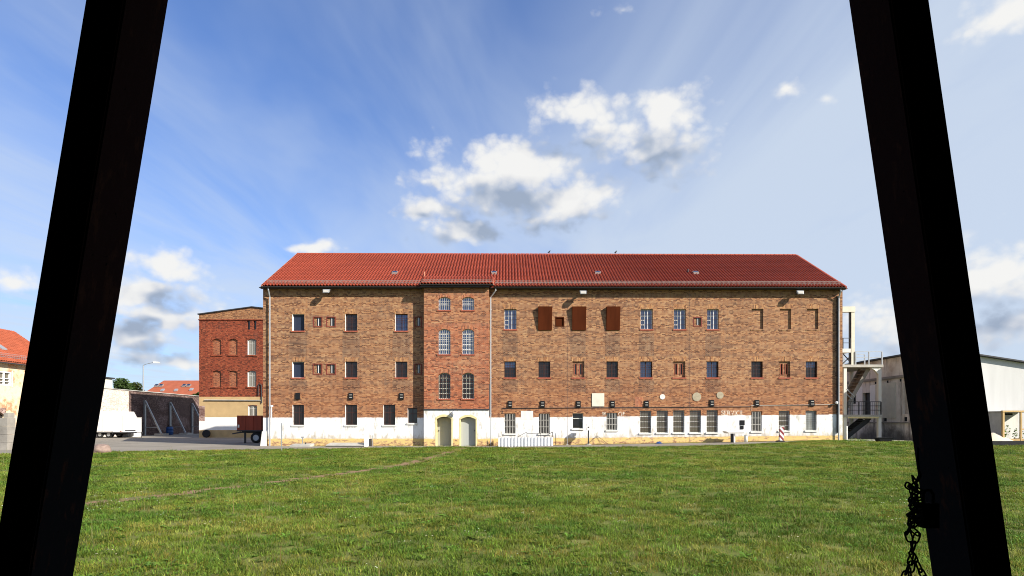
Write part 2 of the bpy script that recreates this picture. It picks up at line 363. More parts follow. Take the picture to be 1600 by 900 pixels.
M['rubble'] = ground_mat('rubble_soil', [(.07, .05, .035), (.15, .10, .065), (.26, .18, .11)], 4, 12)
def leaf_mat(name, col, trans=.35, var=.35):
    m, t, b = new_mat(name)
    oi = t.node('ShaderNodeObjectInfo').outputs['Random']
    k = t.ramp(oi, [(0, 1 - var), (1, 1 + var)])
    g = t.mix(oi, (1.15, .95, .75), (.85, 1.05, 1.0))
    c = t.mix(1, t.mix(1, col, k, 'MULTIPLY'), g, 'MULTIPLY')
    geo = t.node('ShaderNodeNewGeometry').outputs['Random Per Island']
    c = t.mix(1, c, t.ramp(geo, [(0, .7), (1, 1.25)]), 'MULTIPLY')
    t.put(b.inputs['Base Color'], c); b.inputs['Roughness'].default_value = .6; b.inputs['Specular IOR Level'].default_value = .25
    tr = t.node('ShaderNodeBsdfTranslucent'); t.put(tr.inputs['Color'], c)
    mx = t.node('ShaderNodeMixShader'); mx.inputs[0].default_value = trans
    t.l.new(b.outputs[0], mx.inputs[1]); t.l.new(tr.outputs[0], mx.inputs[2]); t.l.new(mx.outputs[0], t.n['Material Output'].inputs['Surface'])
    return m
M['grass'] = leaf_mat('grass_blade', (.172, .232, .030)); M['grass_y'] = leaf_mat('dry_grass_blade', (.33, .305, .068)); M['grass_d'] = leaf_mat('deep_grass_blade', (.095, .165, .021))
M['clover'] = leaf_mat('broad_weed_leaf', (.125, .215, .03)); M['petal'] = leaf_mat('white_petal', (.75, .75, .68), .2, .1); M['seed'] = leaf_mat('seed_stalk', (.24, .20, .085))
M['leaf'] = leaf_mat('tree_leaf', (.055, .085, .022), .3, .2)

# ------------------------------------------------------------------ mesh builder
class MB:
    def __init__(s): s.v = []; s.f = []; s.mi = []
    def add(s, vs, fs, mi=0):
        o = len(s.v); s.v += [tuple(p) for p in vs]; s.f += [tuple(i + o for i in f) for f in fs]; s.mi += [mi] * len(fs); return s
    def quad(s, a, b, c, d, mi=0): return s.add([a, b, c, d], [(0, 1, 2, 3)], mi)
    def box(s, x0, x1, y0, y1, z0, z1, mi=0):
        return s.add([(x0, y0, z0), (x1, y0, z0), (x1, y1, z0), (x0, y1, z0), (x0, y0, z1), (x1, y0, z1), (x1, y1, z1), (x0, y1, z1)],
                     [(0, 3, 2, 1), (4, 5, 6, 7), (0, 1, 5, 4), (1, 2, 6, 5), (2, 3, 7, 6), (3, 0, 4, 7)], mi)
    def hexa(s, p, mi=0):
        return s.add(p, [(0, 3, 2, 1), (4, 5, 6, 7), (0, 1, 5, 4), (1, 2, 6, 5), (2, 3, 7, 6), (3, 0, 4, 7)], mi)
    def tube(s, pts, r, n=8, mi=0, caps=True):
        pts = [Vector(p) for p in pts]; rs = r if hasattr(r, '__len__') else [r] * len(pts); rings = []; up = None
        for i, p in enumerate(pts):
            d = (pts[min(i + 1, len(pts) - 1)] - pts[max(i - 1, 0)]).normalized()
            if up is None or abs(up.dot(d)) > .98: up = Vector((0, 0, 1)) if abs(d.z) < .9 else Vector((1, 0, 0))
            a = d.cross(up).normalized(); b = a.cross(d).normalized(); up = b
            rings.append([p + (a * math.cos(2 * math.pi * k / n) + b * math.sin(2 * math.pi * k / n)) * rs[i] for k in range(n)])
        vs = [q for rg in rings for q in rg]; fs = []
        for i in range(len(pts) - 1):
            for k in range(n): fs.append((i * n + k, i * n + (k + 1) % n, (i + 1) * n + (k + 1) % n, (i + 1) * n + k))
        if caps: fs.append(tuple(range(n - 1, -1, -1))); fs.append(tuple((len(pts) - 1) * n + k for k in range(n)))
        return s.add(vs, fs, mi)
    def bar(s, a, b, w, h=None, mi=0):
        a = Vector(a); b = Vector(b); h = h or w; d = (b - a).normalized()
        up = Vector((0, 0, 1)) if abs(d.z) < .95 else Vector((0, 1, 0))
        x = d.cross(up).normalized() * w / 2; y = x.cross(d).normalized() * h / 2
        return s.hexa([a - x - y, a + x - y, a + x + y, a - x + y, b - x - y, b + x - y, b + x + y, b - x + y], mi)
    def prism(s, poly, y0, y1, mi=0):           # polygon in x,z extruded along y
        n = len(poly); vs = [(x, y0, z) for x, z in poly] + [(x, y1, z) for x, z in poly]
        return s.add(vs, [tuple(range(n)), tuple(range(2 * n - 1, n - 1, -1))] + [(i, i + n, (i + 1) % n + n, (i + 1) % n) for i in range(n)], mi)
    def lathe(s, prof, c=(0, 0, 0), n=12, mi=0):
        vs = [(c[0] + r * math.cos(2 * math.pi * k / n), c[1] + r * math.sin(2 * math.pi * k / n), c[2] + z) for r, z in prof for k in range(n)]
        fs = [(i * n + k, i * n + (k + 1) % n, (i + 1) * n + (k + 1) % n, (i + 1) * n + k) for i in range(len(prof) - 1) for k in range(n)]
        fs += [tuple(range(n - 1, -1, -1)), tuple((len(prof) - 1) * n + k for k in range(n))]
        return s.add(vs, fs, mi)
    def mesh(s, name, mats, smooth=False):
        me = bpy.data.meshes.new(name); me.from_pydata(s.v, [], s.f)
        for m in (mats if isinstance(mats, (list, tuple)) else [mats]): me.materials.append(M[m] if isinstance(m, str) else m)
        me.polygons.foreach_set('material_index', s.mi)
        if smooth: me.polygons.foreach_set('use_smooth', [True] * len(s.f))
        me.update(); return me
    def build(s, name, mats, parent=None, smooth=False, loc=None, rz=0):
        return link(name, s.mesh(name, mats, smooth), parent, loc, rz)
def link(name, data, parent=None, loc=None, rz=0):
    o = bpy.data.objects.new(name, data); COL.objects.link(o)
    if parent is not None: o.parent = parent
    if loc is not None: o.location = loc
    if rz: o.rotation_euler = (0, 0, rz)
    return o
def tag(o, label=None, cat=None, group=None, kind=None):
    for k, v in (('label', label), ('category', cat), ('group', group), ('kind', kind)):
        if v: o[k] = v
    return o
def thing(name, label, cat, loc=(0, 0, 0), rz=0, group=None):
    return tag(link(name, None, None, loc, rz), label, cat, group)
def at(px, Y): return (px - CX) / F * Y
def zat(py, Y): return EYE + (HY - py) / F * Y
def ss(t): t = min(max(t, 0), 1); return t * t * (3 - 2 * t)
def away(o, k):                                       # set a thing k times further off and as much larger
    o.location = (o.location.x * k, o.location.y * k, EYE + (o.location.z - EYE) * k); o.scale = (k, k, k); return o
def gz(x, y):
    return .36 * min(max(x / 20, 0), 1) * ss((y - 26) / 15) * (1 - ss((x - 24) / 7) * .7)

# ------------------------------------------------------------------ ground, yard, paths
def axis(parts):
    out = []
    for a, b, n in parts: out += [a + (b - a) * i / n for i in range(n)]
    return out + [parts[-1][1]]
xs = axis([(-3000, -400, 4), (-400, -60, 6), (-60, 60, 120), (60, 400, 6), (400, 3000, 4)])
ys = axis([(-600, -20, 5), (-20, 60, 80), (60, 400, 10), (400, 4000, 6)])
mb = MB(); mb.v = [(x, y, gz(x, y)) for y in ys for x in xs]; nx = len(xs)
mb.f = [(j * nx + i, j * nx + i + 1, (j + 1) * nx + i + 1, (j + 1) * nx + i) for j in range(len(ys) - 1) for i in range(nx - 1)]
mb.mi = [0] * len(mb.f)
tag(mb.build('ground', 'turf', smooth=True), kind='structure')
def strip(name, left, right, mat, lift, sub=6):
    """sheet between two polylines of equal length, draped on the ground"""
    mb = MB(); cols = []
    for (a, b) in zip(left, right): cols.append([(a[0] + (b[0] - a[0]) * k / sub, a[1] + (b[1] - a[1]) * k / sub) for k in range(sub + 1)])
    mb.v = [(x, y, gz(x, y) + lift) for c in cols for x, y in c]
    mb.f = [(i * (sub + 1) + k, (i + 1) * (sub + 1) + k, (i + 1) * (sub + 1) + k + 1, i * (sub + 1) + k + 1) for i in range(len(cols) - 1) for k in range(sub)]
    mb.mi = [0] * len(mb.f)
    return tag(mb.build(name, mat), kind='structure')
def yard_edge(x):
    if x < -4: return 32.9 + (x + 22) * .374
    return float(np.interp(x, (-4, -2, 2, 9, 14, 18, 21.5), (39.6, 38.7, 37.6, 36.6, 37.4, 39.5, 41.9)))
rg = random.Random(3)
ex = [(-62 + i * .5) for i in range(0, 168)]
wob = [rg.uniform(-.10, .10) for _ in ex]
strip('yard_paving', [(x, yard_edge(x) + w) for x, w in zip(ex, wob)], [(x, 110 if x < -17.5 else 42.6 + x * math.tan(TH)) for x in ex], 'asphalt', .006, 10)
bx = [i * .5 for i in range(0, 42)]
strip('soil_strip', [(x, 40.9 + rg.uniform(-.15, .15) + .3 * ss(x / 4) + x * .012) for x in bx], [(x, 42.3 + x * .0096) for x in bx], 'rubble', .011, 4)
track = [(-8.9, 10.8), (-8.35, 12.07), (-7.4, 13.97), (-6.36, 16.4), (-5.15, 19.6), (-4.15, 22.9), (-3.5, 29.4), (-3.2, 39.0)]
def resample(pl, step):
    out = []
    for (a, b) in zip(pl[:-1], pl[1:]):
        n = max(1, int(math.dist(a, b) / step))
        out += [(a[0] + (b[0] - a[0]) * k / n, a[1] + (b[1] - a[1]) * k / n) for k in range(n)]
    return out + [pl[-1]]
tk = resample(track, .35)
def side(pl, w, rg):
    L = []; Rr = []
    for i, p in enumerate(pl):
        a = pl[max(i - 1, 0)]; b = pl[min(i + 1, len(pl) - 1)]; d = Vector((b[0] - a[0], b[1] - a[1])).normalized()
        wl = w * rg.uniform(.45, 1.1); wr = w * rg.uniform(.45, 1.1)
        L.append((p[0] - d.y * wl, p[1] + d.x * wl)); Rr.append((p[0] + d.y * wr, p[1] - d.x * wr))
    return Rr, L
a, b = side(tk, .32, rg); strip('dirt_track', a, b, 'soil', .008, 3)
track2 = [(-15.6, 17), (-15.1, 22), (-15, 27.6), (-13.6, 32.9), (-12.4, 36)]
tk2 = resample(track2, .5)
a, b = side(tk2, .12, rg); strip('worn_path', a, b, 'asphalt', .008, 3)

# ------------------------------------------------------------------ grass
TUFTS = bpy.data.collections.new('tuft_sources')
def tuft(name, mat, nb, rad, h, w, seed, lean=.5, flower=None):
    rg = random.Random(seed); mb = MB()
    for _ in range(nb):
        a = rg.uniform(0, 6.283); r = rad * math.sqrt(rg.random()); x, y = r * math.cos(a), r * math.sin(a)
        hh = h * rg.uniform(.45, 1.1); da = rg.uniform(0, 6.283); ln = hh * rg.uniform(.1, lean * 1.6)
        px, py = math.cos(da + 1.57) * w / 2, math.sin(da + 1.57) * w / 2
        mx_, my_ = x + math.cos(da) * ln * .35, y + math.sin(da) * ln * .35
        tx, ty = x + math.cos(da) * ln, y + math.sin(da) * ln
        o = [(x - px, y - py, -.01), (x + px, y + py, -.01), (mx_ + px * .8, my_ + py * .8, hh * .6), (mx_ - px * .8, my_ - py * .8, hh * .6), (tx, ty, hh)]
        mb.add(o, [(0, 1, 2, 3), (3, 2, 4)])
        if flower and rg.random() < flower[0]:
            fr = flower[1]
            mb.add([(tx + fr * math.cos(k * 1.047), ty + fr * math.sin(k * 1.047), hh + .004 + .003 * (k % 2)) for k in range(6)], [(0, 1, 2, 3, 4, 5)], 1)
    me = mb.mesh(name, [mat, 'petal']); o = bpy.data.objects.new(name, me); TUFTS.objects.link(o)
def rosette(name, mat, nb, rad, seed):
    rg = random.Random(seed); mb = MB()
    for k in range(nb):
        a = rg.uniform(0, 6.283); l = rad * rg.uniform(.6, 1.1); w = l * .3; up = rg.uniform(.25, .7)
        d = Vector((math.cos(a), math.sin(a), 0)); p = Vector((-d.y, d.x, 0)) * w / 2; o = d * .01
        mb.add([o, o + d * l * .55 + p + Vector((0, 0, up * l * .5)), o + d * l + Vector((0, 0, up * l * .5)), o + d * l * .55 - p + Vector((0, 0, up * l * .55))], [(0, 1, 2, 3)])
    me = mb.mesh(name, [mat]); o = bpy.data.objects.new(name, me); TUFTS.objects.link(o)
tuft('a0', 'grass', 48, .16, .044, .0085, 1, 1.3); tuft('a1', 'grass', 44, .16, .050, .008, 2, 1.2); tuft('a2', 'grass_d', 46, .15, .046, .0085, 3, 1.2)
tuft('a3', 'grass_y', 34, .16, .045, .006, 4, 1.3); tuft('a4', 'grass_y', 30, .14, .055, .006, 5, 1.2); rosette('a5', 'clover', 22, .06, 6); rosette('a6', 'clover', 9, .12, 7)
tuft('a7', 'clover', 12, .12, .07, .006, 8, .5, (.22, .010)); tuft('a8', 'seed', 5, .06, .26, .004, 9, .35); tuft('a9', 'grass_d', 34, .13, .075, .008, 10, .7)
pts = []; rt = []; scl = []; idx = []
rg = random.Random(11)
from mathutils import noise as mnoise
def near_track(x, y, pl, w): return any(abs(x - a) < w and abs(y - b) < w and (x - a) ** 2 + (y - b) ** 2 < w * w for a, b in pl)
def scatter(y0, y1, dens, s0):
    area_n = int(dens * (y1 - y0) * (2 * (.86 * (y0 + y1) / 2 + 2.5)))
    for _ in range(area_n):
        y = rg.uniform(y0, y1); hw = .86 * y + 2.5; x = rg.uniform(-hw, hw)
        if x > 29.2 and y > 39.7: continue
        if x < 22 and y > yard_edge(x) - .1 + rg.uniform(-.1, .2) + .45 * mnoise.noise(Vector((x * .8, 3, 1))): continue
        if x >= 20 and y > 41.6 and x < 24: continue
        if y > 45: continue
        if near_track(x, y, tk, .34) and rg.random() < .7: continue
        if near_track(x, y, tk2, .2) and rg.random() < .8: continue
        m = mnoise.fractal(Vector((x * .35, y * .35, 0)), 1, 2, 4); m2 = mnoise.fractal(Vector((x * .9 + 50, y * .9, 3)), 1, 2, 3)
        q = rg.random()
        if mnoise.fractal(Vector((x * 1.6, y * 1.6, 9)), 1, 2, 3) < -.42 and q < .5: continue
        if m2 > .2 and q < .34: i = 5 + (q < .12)
        elif q < .018 and y < 16: i = 8
        elif m2 < -.30 and q < .16 and y < 15: i = 7
        elif m > .12: i = 3 + (rg.random() < .5) if q < .45 else 0
        elif m < -.15: i = 2 if q < .5 else (9 if q < .62 else 1)
        else: i = rg.choice((0, 0, 1, 1, 2, 3, 5, 9 if y < 14 else 1))
        pts.append((x, y, gz(x, y) + .004)); rt.append((rg.uniform(-.12, .12), rg.uniform(-.12, .12), rg.uniform(0, 6.283)))
        k = s0 * rg.uniform(.7, 1.25); scl.append((k, k, k * (1 / math.sqrt(s0)))); idx.append(i)
scatter(5.2, 9, 62, 1.0); scatter(9, 14, 44, 1.1); scatter(14, 22, 22, 1.4); scatter(22, 32, 11, 1.9); scatter(32, 44.5, 6.5, 2.3)
for _ in range(420):
    y = rg.uniform(6, 36); x = rg.uniform(-.85 * y, .85 * y)
    if y > yard_edge(x) - .2 or x > 29: continue
    k = rg.uniform(.8, 1.5) * (1 + y / 40); pts.append((x, y, gz(x, y))); rt.append((0, 0, rg.uniform(0, 6.283))); scl.append((k, k, k)); idx.append(rg.choice((6, 6, 8, 8, 6)))
for _ in range(900):
    x = rg.uniform(-24, 21.5); y = yard_edge(x) + rg.gauss(-.15, .18); k = rg.uniform(1.0, 2.2)
    pts.append((x, y, gz(x, y))); rt.append((0, 0, rg.uniform(0, 6.283))); scl.append((k, k, k * .9)); idx.append(rg.choice((0, 3, 4, 9, 1)))
# weeds along the foot of the wall on the right
for _ in range(260):
    x = rg.uniform(-15, 20.4); y = rg.uniform(41.0, 41.75) + x * .0096
    pts.append((x, y, gz(x, y) + .01)); rt.append((0, 0, rg.uniform(0, 6.283))); k = rg.uniform(.8, 1.8); scl.append((k, k, k * .8)); idx.append(rg.choice((3, 4, 5, 4)))
me = bpy.data.meshes.new('lawn_grass'); me.from_pydata(pts, [], [])
for nm, dat in (('rot', rt), ('scl', scl)):
    at_ = me.attributes.new(nm, 'FLOAT_VECTOR', 'POINT'); at_.data.foreach_set('vector', np.array(dat, dtype=np.float32).ravel())
at_ = me.attributes.new('idx', 'INT', 'POINT'); at_.data.foreach_set('value', np.array(idx, dtype=np.int32))
lawn = tag(link('lawn_grass', me), 'mown lawn of green and straw coloured grass in front of the brick block', 'grass', kind='stuff')
gn = bpy.data.node_groups.new('scatter_tufts', 'GeometryNodeTree')
gn.interface.new_socket('Geometry', in_out='INPUT', socket_type='NodeSocketGeometry'); gn.interface.new_socket('Geometry', in_out='OUTPUT', socket_type='NodeSocketGeometry')
T = NT(gn); a = T.node('NodeGroupInput'); o = T.node('NodeGroupOutput')
ci = T.node('GeometryNodeCollectionInfo'); ci.inputs['Collection'].default_value = TUFTS; ci.inputs['Separate Children'].default_value = True; ci.inputs['Reset Children'].default_value = True
ip = T.node('GeometryNodeInstanceOnPoints'); T.l.new(a.outputs[0], ip.inputs['Points']); T.l.new(ci.outputs[0], ip.inputs['Instance']); ip.inputs['Pick Instance'].default_value = True
def attr(nm, dt):
    n = T.node('GeometryNodeInputNamedAttribute', data_type=dt); n.inputs['Name'].default_value = nm; return [q for q in n.outputs if q.enabled and q.name == 'Attribute'][0]
T.l.new(attr('idx', 'INT'), ip.inputs['Instance Index']); T.l.new(attr('rot', 'FLOAT_VECTOR'), ip.inputs['Rotation']); T.l.new(attr('scl', 'FLOAT_VECTOR'), ip.inputs['Scale'])
T.l.new(ip.outputs[0], o.inputs[0])
lawn.modifiers.new('scatter', 'NODES').node_group = gn

# ------------------------------------------------------------------ wall with openings
def wall(mb, s0, s1, z0, z1, d, holes, reveal, mifn=None, cuts_s=(), cuts_z=(), skip=None):
    """front face at y=d from s0..s1, z0..z1. hole: (a,b,za,zb,rise)"""
    S = sorted(set([s0, s1] + [h[0] for h in holes] + [h[1] for h in holes] + [c for c in cuts_s if s0 < c < s1]))
    Z = sorted(set([z0, z1] + [h[2] for h in holes] + [h[3] for h in holes] + [c for c in cuts_z if z0 < c < z1]))
    for i in range(len(S) - 1):
        if S[i + 1] - S[i] < 1e-6: continue
        cs = (S[i] + S[i + 1]) / 2; run = None
        for j in range(len(Z) - 1):
            cz = (Z[j] + Z[j + 1]) / 2
            inh = any(h[0] < cs < h[1] and h[2] < cz < h[3] for h in holes)
            if not inh:
                mb.quad((S[i], d, Z[j]), (S[i + 1], d, Z[j]), (S[i + 1], d, Z[j + 1]), (S[i], d, Z[j + 1]), mifn(cs, cz) if mifn else 0)
    for h in holes:
        a, b, za, zb, rise = h[:5]; e = d + (h[5] if len(h) > 5 else reveal)
        mi = 0
        zl = zb - rise
        mb.quad((a, d, za), (a, d, zl), (a, e, zl), (a, e, za), mi); mb.quad((b, d, zl), (b, d, za), (b, e, za), (b, e, zl), mi)
        mb.quad((a, d, za), (a, e, za), (b, e, za), (b, d, za), mi)
        ar = arc(a, b, zl, rise)
        for p, q in zip(ar[:-1], ar[1:]):
            mb.quad((p[0], d, p[1]), (q[0], d, q[1]), (q[0], e, q[1]), (p[0], e, p[1]), mi)
            if rise: mb.quad((p[0], d, p[1]), (p[0], d, zb + 1e-4), (q[0], d, zb + 1e-4), (q[0], d, q[1]), mi)
    return mb
def arc(a, b, zl, rise, n=8):
    if not rise: return [(a, zl), (b, zl)]
    w = (b - a) / 2; r = (w * w + rise * rise) / (2 * rise); c = zl + rise - r; m = (a + b) / 2
    return [(a + (b - a) * k / n, c + math.sqrt(max(r * r - (a + (b - a) * k / n - m) ** 2, 0))) for k in range(n + 1)]

# ------------------------------------------------------------------ main building
B = thing('prison_block', 'long three storey ochre brick block with red tiled roof and barred windows', 'building', (0, YB, 0), TH)
cT, sT = math.cos(TH), math.sin(TH)
def S(px, d=0):
    u = (px - CX) / F; return (u * (YB + d * cT) + d * sT) / (cT - u * sT)
def Zf(py, px, d=0):
    return EYE + (HY - py) / F * (YB + S(px, d) * sT + d * cT)
def wpos(s, d=0, z=0): return (s * cT - d * sT, YB + s * sT + d * cT, z)
BD = -.55                                             # front of the projecting stair bay
sL, sR = S(411), S(1316.5); bL, bR = S(662.3, BD), S(764, BD)
ZT = 10.85
def H(x0, x1, y0, y1, rise=0, d=0): 
    c = (x0 + x1) / 2; return (S(x0, d), S(x1, d), Zf(y1, c, d), Zf(y0, c, d), rise)
left_w = []; right_w = []; bay_w = []                  # (hole, type)
tz, tb = 490.6, 517
for x0, x1, k in ((456.5, 475.5, 'board'), (539.5, 558, 'bars'), (617.5, 637, 'bars_blue')): left_w.append((H(x0, x1, tz, tb), k))
for x0, x1 in ((490.5, 502.5), (511, 523.3), (648.5, 658)): left_w.append((H(x0, x1, 496, 510), 'small'))
for x0, x1, k in ((456.5, 475, 'board'), (539.5, 558, 'bars'), (618, 636.5, 'bars')): left_w.append((H(x0, x1, 565, 590), k))
for x0, x1 in ((490, 502.3), (511, 523.5), (648.5, 658)): left_w.append((H(x0, x1, 569.5, 584), 'small'))
for x0, x1 in ((457, 475), (539.5, 558), (599, 617.5)): left_w.append((H(x0, x1, 632.5, 664), 'bars_low'))
left_w.append((H(637, 652, 637.5, 661), 'black'))
for x0, x1, k in ((788, 807, 'casement'), (1001, 1020, 'casement'), (1053, 1071.7, 'casement'), (1105, 1123, 'casement')): right_w.append((H(x0, x1, 483, 514.6), k))
for x0, x1 in ((843, 860), (896, 913), (949.5, 966)): right_w.append((H(x0, x1, 484, 514), 'rust'))
right_w.append((H(869, 880.5, 496.5, 509), 'small_rust')); right_w.append((H(1084.5, 1095.5, 496.5, 509), 'small'))
for x0, x1 in ((1174.5, 1192.6), (1218.5, 1236), (1260.7, 1278.4)): right_w.append((H(x0, x1, 482.5, 514.5), 'blind'))
for x0, x1, k in ((788, 806, 'bars_half'), (841.4, 859.7, 'bars'), (894.5, 913, 'slit'), (947.6, 965.5, 'bars'), (1000.5, 1019, 'bars_blue'), (1052, 1070.6, 'slit'),
                  (1104, 1122.6, 'bars_blue'), (1174, 1191.7, 'bars'), (1217.6, 1234.6, 'slit'), (1259, 1277, 'bars_half')): right_w.append((H(x0, x1, 564.7, 590), k))
for x0, x1, y0, y1, k in ((788.4, 805.5, 646, 677.5, 'grey'), (841.8, 859, 646, 677.5, 'grey'), (894.6, 911.4, 645.7, 669.6, 'black2'), (947.6, 964.8, 645, 672, 'grey'),
                  (1000, 1017.6, 641.6, 676.6, 'dusty'), (1026, 1043.5, 641.3, 676.3, 'dusty'), (1051.8, 1069.5, 641, 676, 'dusty'), (1078, 1095.3, 641, 676, 'dusty'), (1104, 1121.6, 640.7, 675.7, 'dusty'),
                  (1174, 1190.4, 642.6, 674, 'grey'), (1216.7, 1234, 641.7, 673, 'dusty'), (1258.8, 1276, 641.7, 672.5, 'whitewash')): right_w.append((H(x0, x1, y0, y1), k))
for x0, x1 in ((684.8, 703.8), (722, 740.8)):
    bay_w.append((H(x0, x1, 464, 484.7, .14, BD), 'bay_small')); bay_w.append((H(x0, x1, 514, 553.7, .17, BD), 'bay_tall')); bay_w.append((H(x0, x1, 582.4, 623, .17, BD), 'bay_tall2'))
doors = [H(680.5, 707, 648.5, 697.2, .22, BD), H(718, 745, 649, 697.2, .22, BD)]
infill_cols = [(a[0] - .18, a[1] + .18) for a, k in left_w if k in ('board', 'bars', 'bars_blue') and a[2] > 6] + [(S(x - 12), S(x + 12)) for x in (797, 903, 957, 1010, 1114)]
zi1, zi0 = Zf(520, 600), Zf(562, 600); zj1, zj0 = Zf(594, 600), Zf(612, 600)
def mi_main(cs, cz):
    for a, b in infill_cols:
        if a < cs < b and (zi0 < cz < zi1 or zj0 < cz < zj1): return 1
    return 0
cuts_s = [c for p in infill_cols for c in p]; cuts_z = [zi0, zi1, zj0, zj1]
rv = {'blind': .12, 'slit': .13, 'small': .10, 'small_rust': .1, 'dusty': .16, 'grey': .2, 'bars_low': .26, 'rust': .3}
mb = MB()
wall(mb, sL, bL, -.2, ZT, 0, [h + (rv.get(k, .22),) for h, k in left_w], .22, mi_main, cuts_s, cuts_z)
wall(mb, bR, sR, -.2, ZT, 0, [h + (rv.get(k, .22),) for h, k in right_w], .22, mi_main, cuts_s, cuts_z)
BW = 13.2; RZ = 14.75                                  # house depth, ridge height
mb.quad((sL, BW, -.2), (sL, 0, -.2), (sL, 0, ZT), (sL, BW, ZT)); mb.quad((sR, 0, -.2), (sR, BW, -.2), (sR, BW, ZT), (sR, 0, ZT))
mb.quad((sR, BW, -.2), (sL, BW, -.2), (sL, BW, ZT), (sR, BW, ZT))
for s in (sL, sR): mb.add([(s, 0, ZT), (s, BW, ZT), (s, BW / 2, RZ - .12)], [(0, 1, 2)])
mb.build('wall', ['brick', 'infill'], B)
mb = MB()                                              # bay: split at the change of brick
zsp = Zf(505, 712, BD)
wall(mb, bL, bR, -.2, ZT - .05, BD, [h + (.2,) for h, k in bay_w] + [doors[0] + (.62,), doors[1] + (.40,)], .2, lambda s, z: 1 if z > zsp else 0, (), (zsp,))
mb.quad((bL, 0, -.2), (bL, BD, -.2), (bL, BD, ZT - .05), (bL, 0, ZT - .05)); mb.quad((bR, BD, -.2), (bR, 0, -.2), (bR, 0, ZT - .05), (bR, BD, ZT - .05))
mb.build('stair_bay', ['bay', 'bay_top'], B)
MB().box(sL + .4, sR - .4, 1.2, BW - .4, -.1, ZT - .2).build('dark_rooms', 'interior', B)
MB().box(bL - .02, bR + .01, BD - .05, BD - .003, 2.42, 2.50).build('drip_ledge', 'darksteel', B)

def quadpane(h, y, name, mat, parent, rise=True):
    a, b, za, zb, rs = h[:5]
    if rs:
        ar = arc(a, b, zb - rs, rs); pl = [(a, za), (b, za)] + [p for p in reversed(ar)]
    else: pl = [(a, za), (b, za), (b, zb), (a, zb)]
    return MB().prism(pl, y, y + .02).build(name, mat, parent)
def frame_mb(h, y, t=.05, dpt=.06, mull=(), trans=(), tm=.035):
    a, b, za, zb, rs = h[:5]; mb = MB(); e = .004
    mb.box(a + e, a + t, y, y + dpt, za + e, zb - rs); mb.box(b - t, b - e, y, y + dpt, za + e, zb - rs)
    mb.box(a + t, b - t, y, y + dpt, za + e, za + t)
    ar = arc(a + e, b - e, zb - rs, rs * .98)
    for p, q in zip(ar[:-1], ar[1:]):
        mb.hexa([(p[0], y, p[1] - t), (q[0], y, q[1] - t), (q[0], y + dpt, q[1] - t), (p[0], y + dpt, p[1] - t), (p[0], y, p[1] - .003), (q[0], y, q[1] - .003), (q[0], y + dpt, q[1] - .003), (p[0], y + dpt, p[1] - .003)])
    for f in mull: x = a + (b - a) * f; mb.box(x - tm / 2, x + tm / 2, y + .004, y + dpt - .004, za + t, zb - t)
    for f in trans: z = za + (zb - za) * f; mb.box(a + t, b - t, y + .008, y + dpt - .008, z - tm / 2, z + tm / 2)
    return mb
def grille(h, y, nv, nh, r, mat, parent):
    a, b, za, zb, rs = h[:5]; mb = MB()
    for k in range(nv):
        x = a + (b - a) * (k + 1) / (nv + 1); top = zb
        if rs:
            for p, q in zip(arc(a, b, zb - rs, rs)[:-1], arc(a, b, zb - rs, rs)[1:]):
                if p[0] <= x <= q[0]: top = min(p[1], q[1])
        mb.tube([(x, y, za), (x, y, top)], r, 5, caps=False)
    for k in range(nh):
        z = za + (zb - za) * (k + 1) / (nh + 1); mb.box(a, b, y - r * 1.6, y + r * .6, z - r, z + r)
    return mb.build('grille', mat, parent)
